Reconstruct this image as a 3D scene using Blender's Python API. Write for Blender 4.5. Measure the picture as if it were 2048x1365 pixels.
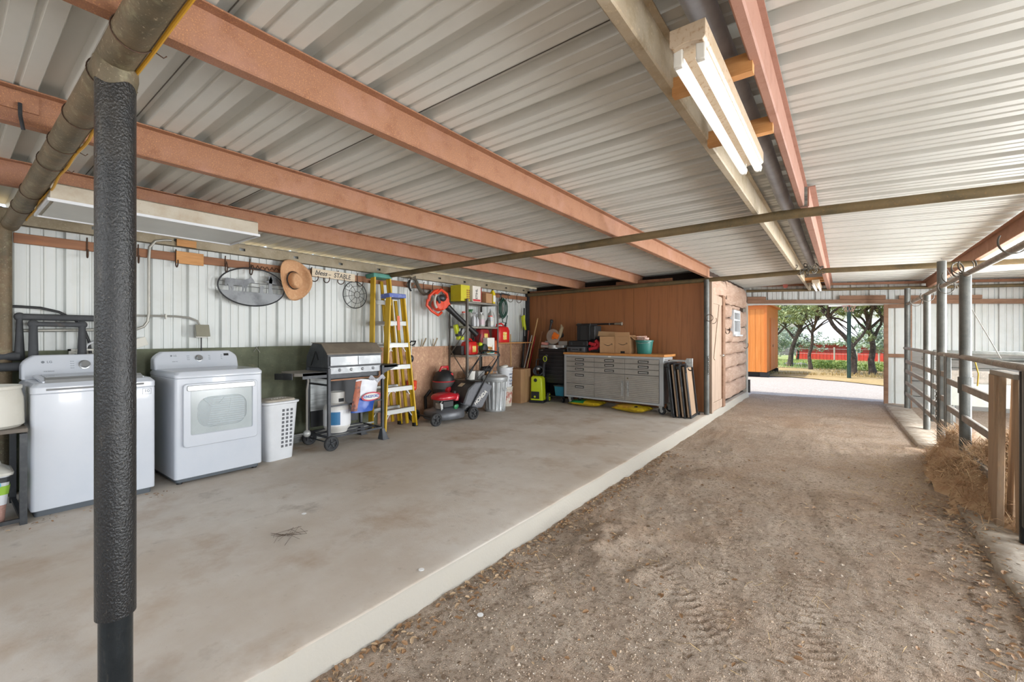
import bpy, bmesh, math, random
from mathutils import Vector, Matrix, Euler, noise
from math import sin, cos, pi, radians as R
for o in list(bpy.data.objects): bpy.data.objects.remove(o)
scn = bpy.context.scene
C = scn.collection

# ---------------------------------------------------------------- camera
FPX, VX, VY, EYE = 875.0, 1685.0, 674.0, 1.29
cam = bpy.data.cameras.new('camera'); camo = bpy.data.objects.new('camera', cam); C.objects.link(camo)
cam.sensor_width = 36; cam.lens = FPX*36/2048; cam.shift_y = (VY-682.5)/2048
cam.clip_start = .05; cam.clip_end = 500
camo.location = (0, 0, EYE); camo.rotation_euler = (pi/2, 0, math.atan((VX-1024)/FPX))
scn.camera = camo
# ---------------------------------------------------------------- sky, sun, added fill lights at the open sides, exposure
w = bpy.data.worlds.new('World'); scn.world = w; w.use_nodes = True
nt = w.node_tree; bg = nt.nodes['Background']
sky = nt.nodes.new('ShaderNodeTexSky'); sky.sky_type = 'NISHITA'; sky.sun_disc = False
sky.sun_elevation = R(62); sky.sun_rotation = R(235); sky.air_density = 1.0; sky.dust_density = 2.5; sky.ozone_density = 1.0
nt.links.new(sky.outputs[0], bg.inputs[0]); bg.inputs[1].default_value = .30
sun = bpy.data.lights.new('sun', 'SUN'); sun.energy = 3.0; sun.angle = R(.6); sun.color = (1, .95, .87)
so = bpy.data.objects.new('sun', sun); C.objects.link(so)
so.rotation_euler = Vector((.38, .34, -1)).to_track_quat('-Z', 'Y').to_euler()
def area(name, loc, aim, sx, sy, e, col=(1, 1, 1)):
    l = bpy.data.lights.new(name, 'AREA'); l.shape = 'RECTANGLE'; l.size = sx; l.size_y = sy; l.energy = e; l.color = col
    o = bpy.data.objects.new(name, l); C.objects.link(o); o.location = loc
    o.rotation_euler = (Vector(aim)-Vector(loc)).to_track_quat('-Z', 'Z').to_euler(); return o
area('fill_light_rear', (-.9, -2.2, 2.1), (-1.3, .6, -.5), 8.0, .8, 100, (.97, .985, 1))  # added fill lamp behind the camera, boosts the skylight
area('fill_light_side', (3.3, .9, 2.05), (-.4, 1.3, -.5), 7.0, 1.0, 450, (.97, .985, 1))  # unseen fill lamp added to brighten the near floor
area('fill_light_side_far', (3.35, 8.0, 1.95), (-2.6, 6.9, .1), 6.6, 1.0, 860, (.97, .985, 1))  # unseen fill lamp added to lift the dim far end
area('roof_fill_side', (3.4, 8.2, .12), (-.8, 3.6, 2.45), 6.5, .7, 380, (.96, .985, 1))  # low lamp added to light the roof underside from below
area('roof_fill_side_near', (3.4, 4.2, .12), (-1.8, 2.4, 2.7), 4.5, .7, 330, (.96, .985, 1))  # second added uplight, for the nearer part of the roof
vs = scn.view_settings; vs.view_transform = 'Standard'; vs.look = 'None'; vs.gamma = 1; vs.use_curve_mapping = False; vs.exposure = 0.3
scn.display_settings.display_device = 'sRGB'

# ---------------------------------------------------------------- helpers
def lin(c):
    if isinstance(c, str):
        c = c.lstrip('#'); c = [int(c[i:i+2], 16)/255 for i in (0, 2, 4)]
    return tuple(x/12.92 if x <= .04045 else ((x+.055)/1.055)**2.4 for x in c)+(1,)
def mat(name, col, rough=.6, metal=0.0, n=None, bump=None, coat=0, alpha=None, trans=0, co='Object', spec=None):
    """n = list of (scale, colour, lo, hi[, (sx,sy,sz)]) noise layers mixed over the base; bump = (scale, strength[, stretch])"""
    m = bpy.data.materials.new(name); m.use_nodes = True; t = m.node_tree; N = t.nodes; K = t.links
    b = N['Principled BSDF']; b.inputs['Roughness'].default_value = rough; b.inputs['Metallic'].default_value = metal
    if spec is not None: b.inputs['Specular IOR Level'].default_value = spec
    if coat: b.inputs['Coat Weight'].default_value = coat
    if trans: b.inputs['Transmission Weight'].default_value = trans
    if alpha is not None: b.inputs['Alpha'].default_value = alpha
    tc = N.new('ShaderNodeTexCoord')
    def coord(st):
        if st is None: return tc.outputs[co]
        mp = N.new('ShaderNodeMapping'); mp.inputs['Scale'].default_value = st; K.new(tc.outputs[co], mp.inputs[0]); return mp.outputs[0]
    base = N.new('ShaderNodeRGB'); base.outputs[0].default_value = lin(col); cur = base.outputs[0]
    for L in (n or [(6, tuple(v*.9 for v in lin(col)[:3]), .35, .7)]):
        c2 = L[1] if isinstance(L[1], str) else None
        nz = N.new('ShaderNodeTexNoise'); nz.inputs['Scale'].default_value = L[0]; nz.inputs['Detail'].default_value = 5; nz.inputs['Roughness'].default_value = .65
        K.new(coord(L[4] if len(L) > 4 else None), nz.inputs['Vector'])
        mr = N.new('ShaderNodeMapRange'); mr.inputs[1].default_value = L[2]; mr.inputs[2].default_value = L[3]; K.new(nz.outputs[0], mr.inputs[0])
        mx = N.new('ShaderNodeMix'); mx.data_type = 'RGBA'; K.new(mr.outputs[0], mx.inputs[0]); K.new(cur, mx.inputs[6])
        mx.inputs[7].default_value = lin(c2) if c2 else L[1]+(1,); cur = mx.outputs[2]
    K.new(cur, b.inputs['Base Color'])
    if bump:
        nz = N.new('ShaderNodeTexNoise'); nz.inputs['Scale'].default_value = bump[0]; nz.inputs['Detail'].default_value = 6
        K.new(coord(bump[2] if len(bump) > 2 else None), nz.inputs['Vector'])
        bp = N.new('ShaderNodeBump'); bp.inputs['Strength'].default_value = bump[1]; bp.inputs['Distance'].default_value = .004
        K.new(nz.outputs[0], bp.inputs['Height']); K.new(bp.outputs[0], b.inputs['Normal'])
    return m
class MB:
    def __init__(s, M=None): s.b = bmesh.new(); s.M = M or Matrix.Identity(4); s.mi = 0
    def v(s, p): return s.b.verts.new(s.M @ Vector(p))
    def f(s, vs):
        try: q = s.b.faces.new(vs); q.material_index = s.mi; return q
        except ValueError: return None
    def mesh(s, vs, fs):
        V = [s.v(p) for p in vs]
        for q in fs: s.f([V[i] for i in q])
        return s
    def box(s, x0, x1, y0, y1, z0, z1):
        return s.mesh([(x, y, z) for x in (x0, x1) for y in (y0, y1) for z in (z0, z1)],
                      [(0, 1, 3, 2), (4, 6, 7, 5), (0, 4, 5, 1), (2, 3, 7, 6), (0, 2, 6, 4), (1, 5, 7, 3)])
    def obox(s, c, size, rot=(0, 0, 0)):
        o = s.M; s.M = o @ Matrix.Translation(c) @ Euler(rot).to_matrix().to_4x4()
        a, b, d = [q/2 for q in size]; s.box(-a, a, -b, b, -d, d); s.M = o; return s
    def bar(s, p0, p1, wx, wy, up=(0, 0, 1)):
        """rectangular bar between two points"""
        p0, p1 = Vector(p0), Vector(p1); d = (p1-p0).normalized(); u = Vector(up)
        if abs(d.dot(u)) > .98: u = Vector((1, 0, 0))
        x = d.cross(u).normalized(); y = x.cross(d)
        P = [p+x*a*wx/2+y*b*wy/2 for p in (p0, p1) for a, b in ((-1, -1), (1, -1), (1, 1), (-1, 1))]
        return s.mesh(P, [(3, 2, 1, 0), (4, 5, 6, 7), (0, 1, 5, 4), (1, 2, 6, 5), (2, 3, 7, 6), (3, 0, 4, 7)])
    def tube(s, pts, r, n=10, closed=False, cap=True, flat=1.0):
        P = [Vector(p) for p in pts]; k = len(P); rr = r if isinstance(r, (list, tuple)) else [r]*k; rings = []
        up = None
        for i, p in enumerate(P):
            a = P[(i-1) % k] if (closed or i > 0) else p; b = P[(i+1) % k] if (closed or i < k-1) else p
            t = (b-a).normalized()
            if up is None:
                up = Vector((0, 0, 1)) if abs(t.z) < .9 else Vector((1, 0, 0))
            up = (up-t*up.dot(t)); up = up.normalized() if up.length > 1e-6 else Vector((0, 1, 0)); sd = t.cross(up)
            rings.append([s.v(p+(up*cos(2*pi*j/n)*flat+sd*sin(2*pi*j/n))*rr[i]) for j in range(n)])
        for i in range(k if closed else k-1):
            A, B = rings[i], rings[(i+1) % k]
            for j in range(n): s.f([A[j], A[(j+1) % n], B[(j+1) % n], B[j]])
        if cap and not closed: s.f(rings[0][::-1]); s.f(rings[-1])
        return s
    def cyl(s, p0, p1, r0, r1=None, n=16): return s.tube([p0, p1], [r0, r0 if r1 is None else r1], n)
    def lathe(s, prof, c=(0, 0, 0), n=24, axis='Z', sx=1, sy=1, cap=True):
        rings = []
        for r, z in prof:
            ring = []
            for j in range(n):
                a = 2*pi*j/n; x, y = r*cos(a)*sx, r*sin(a)*sy
                p = {'Z': (x, y, z), 'X': (z, x, y), 'Y': (y, z, x)}[axis]
                ring.append(s.v(Vector(c)+Vector(p)))
            rings.append(ring)
        for A, B in zip(rings, rings[1:]):
            for j in range(n): s.f([A[j], A[(j+1) % n], B[(j+1) % n], B[j]])
        if cap: s.f(rings[0][::-1]); s.f(rings[-1])
        return s
    def prism(s, poly, d0, d1, plane='XZ'):
        """poly in the plane, extruded along the third axis"""
        def q(a, b, d): return {'XZ': (a, d, b), 'YZ': (d, a, b), 'XY': (a, b, d)}[plane]
        A = [s.v(q(a, b, d0)) for a, b in poly]; B = [s.v(q(a, b, d1)) for a, b in poly]; k = len(poly)
        s.f(A[::-1]); s.f(B)
        for i in range(k): s.f([A[i], A[(i+1) % k], B[(i+1) % k], B[i]])
        return s
    def ball(s, c, r, n=12, m=8):
        r = r if isinstance(r, (tuple, list)) else (r, r, r)
        prof = []
        rings = []
        for i in range(1, m):
            a = -pi/2+pi*i/m; rings.append([s.v((c[0]+r[0]*cos(a)*cos(2*pi*j/n), c[1]+r[1]*cos(a)*sin(2*pi*j/n), c[2]+r[2]*sin(a))) for j in range(n)])
        lo, hi = s.v((c[0], c[1], c[2]-r[2])), s.v((c[0], c[1], c[2]+r[2]))
        for A, B in zip(rings, rings[1:]):
            for j in range(n): s.f([A[j], A[(j+1) % n], B[(j+1) % n], B[j]])
        for j in range(n): s.f([lo, rings[0][(j+1) % n], rings[0][j]]); s.f([hi, rings[-1][j], rings[-1][(j+1) % n]])
        return s
    def loft(s, rings, cap=True):
        V = [[s.v(p) for p in r] for r in rings]
        for A, B in zip(V, V[1:]):
            k = len(A)
            for j in range(k): s.f([A[j], A[(j+1) % k], B[(j+1) % k], B[j]])
        if cap: s.f(V[0][::-1]); s.f(V[-1])
        return s
    def text(s, txt, size, M, ext=.0008, sx=1, shear=0, bold=0):
        """writing laid out in local XY, centred, placed by M"""
        cu = bpy.data.curves.new('t', 'FONT'); cu.body = txt; cu.size = size; cu.extrude = ext; cu.align_x = 'CENTER'; cu.align_y = 'CENTER'; cu.shear = shear; cu.offset = bold
        o = bpy.data.objects.new('t', cu); C.objects.link(o); bpy.context.view_layer.update()
        me = bpy.data.meshes.new_from_object(o.evaluated_get(bpy.context.evaluated_depsgraph_get()))
        V = [s.v(M @ Vector((q.co.x*sx, q.co.y, q.co.z))) for q in me.vertices]
        for p in me.polygons: s.f([V[i] for i in p.vertices])
        bpy.data.objects.remove(o); bpy.data.curves.remove(cu); bpy.data.meshes.remove(me); return s
    def build(s, name, m, parent=None, bevel=0, seg=2, smooth=38, kind=None, label=None):
        s.b.normal_update()
        bmesh.ops.recalc_face_normals(s.b, faces=s.b.faces[:])
        for f in s.b.faces: f.smooth = smooth > 0
        if smooth > 0:
            for e in s.b.edges:
                if len(e.link_faces) == 2: e.smooth = e.calc_face_angle(0) < R(smooth)
        me = bpy.data.meshes.new(name); s.b.to_mesh(me); s.b.free()
        for q in (m if isinstance(m, (list, tuple)) else [m]): me.materials.append(q)
        o = bpy.data.objects.new(name, me); C.objects.link(o)
        if parent: o.parent = parent
        if bevel:
            bv = o.modifiers.new('bevel', 'BEVEL'); bv.width = bevel; bv.segments = seg; bv.limit_method = 'ANGLE'; bv.angle_limit = R(40); bv.use_clamp_overlap = True
        if kind: o['kind'] = kind
        if label: o['label'] = label
        return o
def thing(name, label, cat, loc=(0, 0, 0), rz=0, group=None, rot=None):
    o = bpy.data.objects.new(name, None); C.objects.link(o); o.empty_display_size = .1
    o.location = loc; o.rotation_euler = rot or (0, 0, rz); o['label'] = label; o['category'] = cat
    if group: o['group'] = group
    return o
def tag(o, label, cat, group=None, loc=None, rz=None, rot=None):
    o['label'] = label; o['category'] = cat
    if group: o['group'] = group
    if loc is not None: o.location = loc
    if rz is not None: o.rotation_euler = (0, 0, rz)
    if rot is not None: o.rotation_euler = rot
    return o
def struct(name, mb, m, **k): return mb.build(name, m, kind='structure', **k)
def copy_tree(o, parent=None):
    c = o.copy(); C.objects.link(c)
    if parent: c.parent = parent
    for ch in list(o.children): copy_tree(ch, c)
    return c
def arc(c, r, a0, a1, n, plane='XZ', r2=None):
    out = []
    for i in range(n+1):
        a = R(a0+(a1-a0)*i/n); u, v = r*cos(a), (r2 or r)*sin(a)
        out.append({'XZ': (c[0]+u, c[1], c[2]+v), 'YZ': (c[0], c[1]+u, c[2]+v), 'XY': (c[0]+u, c[1]+v, c[2])}[plane])
    return out
def rrect(w, h, r, n=4, cx=0, cy=0):
    P = []
    for qx, qy, a in ((1, 1, 0), (-1, 1, 90), (-1, -1, 180), (1, -1, 270)):
        for i in range(n+1):
            t = R(a+90*i/n); P.append((cx+qx*(w/2-r)+r*cos(t), cy+qy*(h/2-r)+r*sin(t)))
    return P
# text plane helpers: writing on a vertical face looking +X, -Y
FX = lambda x, y, z: Matrix.Translation((x, y, z)) @ Euler((pi/2, 0, pi/2)).to_matrix().to_4x4()
FY = lambda x, y, z, a=0: Matrix.Translation((x, y, z)) @ Euler((pi/2, 0, a)).to_matrix().to_4x4()

# ---------------------------------------------------------------- materials
m_white_sheet = mat('white_wall_sheet', '#c8ccca', .42, .0, [(2.2, '#b9bcb6', .5, .8), (30, '#c6c7c0', .5, .8, (1, 1, .03)), (60, '#93887a', .72, .8)])
m_roof = mat('white_roof_sheet', '#c8c8c1', .4, .0, [(1.5, '#bdbdb5', .45, .75), (14, '#9d9a8e', .68, .85, (.4, 2, 1)), (90, '#7d766c', .74, .82)])
m_roof_seam = mat('seam', '#6f6a64', .6)
m_rust = mat('red_rust_primer', '#93684e', .72, 0, [(9, '#81553c', .5, .75), (190, '#c68f5e', .54, .70), (3, '#a67c6a', .5, .8)], (160, .3))
m_rust_pale = mat('faded_red_primer', '#9c7260', .7, 0, [(9, '#8a5e4a', .5, .75), (120, '#b9907a', .6, .8)], (120, .2))
m_galv = mat('galvanized_channel', '#b0a38d', .6, .1, [(8, '#94825f', .5, .75), (70, '#cbb99c', .55, .75), (3, '#9f8a68', .5, .8)], (90, .15))
m_olive = mat('olive_rusty_pipe', '#6e5f42', .65, .3, [(6, '#57503c', .4, .65), (70, '#9a7440', .55, .8), (2.5, '#7c6a4c', .4, .7)], (90, .35))
m_olive2 = mat('green_grey_pipe', '#706049', .6, .2, [(4, '#57503e', .4, .65), (90, '#b0a288', .60, .74), (3, '#70543c', .55, .75), (14, '#8a8468', .55, .8)], (90, .4))
m_pole = mat('black_painted_pipe', '#252627', .25, .25, [(7, '#222324', .4, .65), (210, '#857d6e', .63, .72), (30, '#4a453e', .6, .8, (1, 1, .12)), (1.1, '#524b3f', .52, .8)], (150, .9, (1, 1, .8)))
m_pole2 = mat('dark_bare_pipe', '#2f3437', .32, .6, [(7, '#23282b', .4, .65), (50, '#4c4a46', .6, .8, (1, 1, .2))], (90, .25))
m_gpost = mat('grey_stall_post', '#5f605c', .45, .2, [(6, '#474a47', .4, .65), (120, '#7b786e', .6, .8)], (100, .3))
m_conc = mat('concrete', '#cfc8be', .8, 0, [(1.1, '#bdb2a5', .38, .62), (3.5, '#c8c1b7', .45, .7), (40, '#9a9082', .64, .78), (.7, '#b8aa99', .45, .7), (2.6, '#968b7e', .6, .8), (1.7, '#ab9782', .52, .72), (11, '#a59a8c', .62, .8)], (90, .25))
m_conc_edge = mat('pale_concrete', '#a9a398', .85, 0, [(9, '#aaa396', .5, .8), (70, '#94876f', .68, .82)], (60, .5))
m_dirt = mat('dirt', '#d2bca6', .95, 0, [(2.2, '#c3a78e', .45, .7), (12, '#dac8b4', .5, .75), (70, '#8f7861', .6, .8), (230, '#d6c7b3', .58, .72), (.8, '#c2a082', .5, .75), (120, '#7d6650', .60, .70), (45, '#9b846d', .5, .66)], (190, 1.0))
for n_ in m_dirt.node_tree.nodes:
    if n_.type == 'BUMP': n_.inputs['Distance'].default_value = .03
m_ply = mat('stained_plywood', '#95603a', .5, 0, [(1.3, '#966036', .4, .7), (9, '#744a2c', .5, .75, (2.5, 2.5, .12)), (30, '#945f3c', .6, .85, (2, 2, .06)), (25, '#4d3226', .76, .82)], (30, .08, (3, 3, .1)))
m_osb = mat('osb_board', '#bd957a', .8, 0, [(45, '#d9b592', .5, .62, (1, 1, .6)), (60, '#8e6850', .58, .72, (1, .6, 1)), (3, '#9c755c', .4, .8)], (60, .2))
m_green = mat('green_stained_board', '#6b6f5a', .75, 0, [(5, '#565b48', .4, .7), (18, '#857f67', .58, .8, (1, .5, 2)), (70, '#9a9478', .64, .76)], (50, .15))
m_redwood = mat('reddish_board', '#8d6245', .7, 0, [(10, '#784f36', .45, .7, (1, .08, 1)), (30, '#a3683f', .55, .8, (1, .1, 1))], (30, .15, (1, .1, 1)))
m_newwood = mat('new_pine_wood', '#c08a52', .65, 0, [(12, '#a8733f', .45, .7, (.2, .2, 2)), (40, '#cd9a64', .5, .8, (.2, .2, 3))], (30, .1))
m_wood = mat('weathered_plank', '#a38a70', .8, 0, [(10, '#87705a', .45, .7, (2, 2, .1)), (40, '#b5946f', .5, .8, (2, 2, .08))], (40, .3, (2, 2, .08)))
m_log = mat('weathered_log_slab', '#b59a88', .85, 0, [(3, '#a08370', .4, .65, (1, .6, 2)), (14, '#c7b2a0', .5, .8, (1, .3, 3)), (7, '#9b6a4e', .6, .8), (50, '#6d5343', .66, .8)], (18, .7, (1, .3, 3)))
m_doorwood = mat('weathered_door', '#ab9583', .8, 0, [(8, '#94806e', .45, .7, (2, 2, .1)), (40, '#bda996', .5, .8, (2, 2, .1))], (30, .2, (2, 2, .1)))
m_brown = mat('brown_trim_board', '#8d6c56', .75, 0, [(10, '#75563f', .45, .7, (.2, 1, 1)), (50, '#a28068', .55, .8, (.2, 1, 1))], (40, .2))
m_black = mat('black_plastic', '#1d1e20', .45)
m_dgrey = mat('dark_grey_metal', '#36383b', .4, .4, [(20, '#4a4b4c', .5, .8)])
m_tyre = mat('dark_rubber', '#2b2b2c', .85, 0, [(30, '#3e3d3c', .5, .8)], (80, .3))
m_steel = mat('bare_steel', '#b5b5b3', .35, .55, [(20, '#868684', .45, .75)])
m_chrome = mat('chrome', '#c9c9c8', .15, 1.0)
m_rebar = mat('rusty_hook_iron', '#4c3a2e', .75, .4, [(40, '#6d4b34', .5, .8)], (90, .4))
m_shoe = mat('grey_horseshoe_iron', '#5d5b55', .6, .5, [(40, '#74695a', .5, .8)], (90, .4))
m_enamel = mat('white_enamel', '#bdc1c8', .25, 0, [(3, '#b8bdc5', .4, .7)], None, .3)
m_wplastic = mat('white_plastic', '#cdcfd2', .4)
m_offwhite = mat('aged_white_plastic', '#c9c6bc', .5, 0, [(4, '#bcb8aa', .5, .8)])
m_red = mat('red_plastic', '#c0202a', .35)
m_redcan = mat('red_fuel_can_plastic', '#c8221f', .4)
m_orange = mat('orange_plastic', '#d9482a', .4)
m_yellow = mat('yellow_fibreglass', '#c9a21c', .5, 0, [(30, '#b38e1c', .5, .8, (2, 2, .1)), (60, '#8d7526', .68, .8)])
m_yellowp = mat('bright_yellow', '#d9c119', .5)
m_lime = mat('lime_plastic', '#bfcb1e', .4)
m_teal = mat('teal_plastic', '#2a6f66', .4)
m_blue = mat('blue_print', '#2450a0', .45)
m_card = mat('brown_cardboard', '#b08a64', .85, 0, [(4, '#a57f5a', .45, .7), (60, '#b9936d', .6, .8)])
m_card_in = mat('dark_cardboard', '#9c7650', .85)
m_paper = mat('white_paper', '#e0ded6', .8)
m_grass_rope = mat('green_rubber_hose', '#1f4a3a', .5)
m_glass = mat('clear_glass', '#dfe8ea', .05, 0, None, None, 0, .28, 0)
m_tube = mat('white_lamp_tube', '#f3f1ec', .12, 0, [(2, '#ebe9e4', .4, .7)], None, .5)
m_tube.node_tree.nodes['Principled BSDF'].inputs['Emission Color'].default_value = (1, .98, .94, 1); m_tube.node_tree.nodes['Principled BSDF'].inputs['Emission Strength'].default_value = .8   # the lamp is lit
# ================================================================ BUILDING SHELL
RIDGE = -.4
def roofz(x): return 2.475+.017*(x-RIDGE) if x < RIDGE else 2.475-.045*(x-RIDGE)
def rib_profile(a, b, first, maj=.033, hw=.034):
    """points (along, depth) of a ribbed sheet from a to b, rib centres at first + k*.305"""
    P = [(a, 0)]; k = math.ceil((a-first)/.305)-1
    while True:
        c = first+k*.305; k += 1
        if c-.05 < a: continue
        if c+.30 > b+.25: break
        P += [(c-hw, 0), (c-hw+.014, maj), (c+hw-.014, maj), (c+hw, 0)]
        for q in (.112, .193):
            P += [(c+q-.012, 0), (c+q-.006, .009), (c+q+.006, .009), (c+q+.012, 0)]
        if c > b: break
    P = [p for p in P if p[0] <= b]; P.append((b, 0)); return P
prof = rib_profile(-3.2, 12.3, 2.17, .046, .048)
mb = MB()
for x0, x1 in ((-5.75, RIDGE), (RIDGE, 3.3)):
    A = [mb.v((x0, y, roofz(x0)+d)) for y, d in prof]; B = [mb.v((x1, y, roofz(x1)+d)) for y, d in prof]
    for i in range(len(A)-1): mb.f([A[i], A[i+1], B[i+1], B[i]])
ceil = struct('ceiling', mb, m_roof, smooth=20)
mb = MB()
for k in range(-3, 11):                         # sheet laps in every third rib
    y = 2.17+.915*k-.61+.014
    for x0, x1 in ((-5.7, RIDGE), (RIDGE, 3.25)):
        mb.mesh([(x0, y, roofz(x0)+.0415), (x1, y, roofz(x1)+.0415), (x1, y+.004, roofz(x1)+.0435), (x0, y+.004, roofz(x0)+.0435), (x0, y, roofz(x0)+.0458), (x1, y, roofz(x1)+.0458)],
                [(0, 1, 2, 3), (0, 3, 4), (1, 5, 2), (3, 2, 5, 4), (0, 4, 5, 1)])
struct('ceiling_sheet_laps', mb, m_roof_seam, parent=ceil)
mb = MB()                                        # ridge cap
for s0, s1 in ((-.85, RIDGE), (RIDGE, .05)):
    mb.mesh([(s0, -3.2, roofz(s0)+.055), (s1, -3.2, roofz(s1)+.06), (s1, 12.3, roofz(s1)+.06), (s0, 12.3, roofz(s0)+.055)], [(0, 1, 2, 3)])
struct('trim_1', mb, m_roof_seam)

# left wall: ribbed sheet, plinth boards, eave channel
prof = rib_profile(-3.2, 12.0, .68)
mb = MB(); A = [mb.v((-5.5-d, y, 0)) for y, d in prof]; B = [mb.v((-5.5-d, y, 2.36)) for y, d in prof]
for i in range(len(A)-1): mb.f([A[i], A[i+1], B[i+1], B[i]])
struct('wall_left', mb, m_white_sheet, smooth=20)
mb = MB().box(-5.497, -5.475, -3.2, 2.30, 0, 1.17).box(-5.497, -5.475, 2.305, 3.95, 0, 1.175)
struct('wall_left_green_plinth', mb, m_green)
mb = MB().box(-5.497, -5.478, 3.96, 6.38, .0, 1.13).box(-5.497, -5.478, 6.39, 7.84, 0, 1.17)
struct('wall_left_board_plinth', mb, m_osb)

# far wall with the big opening
OX0, OX1, FY_ = -1.80, .68, 11.7
prof = rib_profile(-5.5, 3.2, -1.72)
def sheet_far(x0, x1, z0, z1, mb):
    P = [(x, d) for x, d in prof if x0 < x < x1]; P = [(x0, 0)]+P+[(x1, 0)]
    A = [mb.v((x, FY_+d, z0)) for x, d in P]; B = [mb.v((x, FY_+d, min(z1, roofz(x)+.02))) for x, d in P]
    for i in range(len(A)-1): mb.f([A[i], A[i+1], B[i+1], B[i]])
mb = MB(); sheet_far(-5.5, OX0, 0, 2.6, mb); sheet_far(OX0, OX1, 2.03, 2.6, mb); sheet_far(OX1, 3.2, -.25, 2.6, mb)
struct('wall_back', mb, m_white_sheet, smooth=20)
def hd(x): return -.045*(x-OX0)                   # the framing drops slightly to the right
def hboard(mb, x0, x1, z0, z1, y0, y1):
    mb.mesh([(x, y, z+hd(x)) for x in (x0, x1) for y in (y0, y1) for z in (z0, z1)],
            [(0, 1, 3, 2), (4, 6, 7, 5), (0, 4, 5, 1), (2, 3, 7, 6), (0, 2, 6, 4), (1, 5, 7, 3)])
mb = MB(); hboard(mb, -1.8, 3.2, 2.075, 2.16, 11.63, 11.69); struct('trim_2', mb, m_brown)
mb = MB(); hboard(mb, -1.8, -1.42, 2.165, 2.235, 11.62, 11.69); hboard(mb, -.05, .70, 2.165, 2.245, 11.62, 11.69); hboard(mb, .9, 2.05, 2.165, 2.235, 11.62, 11.69); struct('trim_3', mb, m_brown)
mb = MB(); hboard(mb, -1.8, .95, 2.045, 2.072, 11.60, 11.74); struct('trim_4', mb, m_white_sheet)
mb = MB(); hboard(mb, -1.8, 3.2, 2.47, 2.515, 11.60, 11.69); struct('trim_5', mb, m_rust)
mb = MB(); mb.box(OX0-.12, OX0, 11.55, 11.74, -.15, 2.1); struct('trim_6', mb, m_conc_edge)
# kick boards on the far wall of the stall
mb = MB()
for z0, z1 in ((-.2, .12), (.13, .42), (.43, .70), (.71, 1.0)): mb.box(1.05, 3.2, 11.60, 11.65, z0, z1)
struct('wall_back_kick_boards', mb, mat('grey_kick_board', '#8f8d88', .8, 0, [(4, '#7b7771', .45, .7, (.3, 1, 2)), (20, '#a19e96', .55, .8, (.3, 1, 2))]), bevel=.004)

# plywood wall of the tack room, with seams, top batten
mb = MB()
for x0, x1 in ((-5.49, -4.32), (-4.315, -3.10), (-3.095, -1.86)): mb.box(x0, x1, 7.85, 7.87, .02, 2.24)
struct('wall_plywood', mb, m_ply, bevel=.002)
mb = MB().box(-5.5, -1.86, 7.84, 7.90, 2.235, 2.275).box(-3.45, -2.4, 7.86, 7.9, 2.275, 2.33); struct('trim_7', mb, m_redwood)
mb = MB().box(-5.5, -5.44, 7.76, 7.84, 0, 2.28); struct('trim_8', mb, m_dgrey)
# partition framing closing the dark room behind
mb = MB().box(-5.5, -1.86, 8.2, 8.24, 0, 2.5); struct('wall_inner', mb, mat('dark_inner_board', '#2a1f18', .9))

# slab and its raised pale edge
mb = MB()
xs = [-5.6, -4.5, -3.4, -2.6, -2.0, -1.86, -1.80, -1.785]
ys = [-4.6+.16*i for i in range(int((11.6+4.6)/.16)+1)]+[11.62]
def edge_w(y): return .012*noise.noise((y*1.7, 3, 0))+.006*noise.noise((y*9, 1, 0))
rows = []
for y in ys:
    r = []
    for i, x in enumerate(xs):
        k = (x+5.6)/3.8; z = -.004*max(0, x+1.9)*10+.0015*noise.noise((x*3, y*3, 0)); e = edge_w(y)*(1 if i > 4 else 0)
        r.append(mb.v((x+e, y, z if i < 7 else -.008)))
    r.append(mb.v((-1.778+edge_w(y)*1.3, y, -.03))); r.append(mb.v((-1.765+edge_w(y), y, -.1))); r.append(mb.v((-1.755+edge_w(y), y, -.25)))
    rows.append(r)
for a, b in zip(rows, rows[1:]):
    for i in range(len(a)-1):
        mb.mi = 1 if i >= len(xs)-1 else 0
        mb.f([a[i], a[i+1], b[i+1], b[i]])
floor_o = struct('floor', mb, [m_conc, m_conc_edge], smooth=60)

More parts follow.
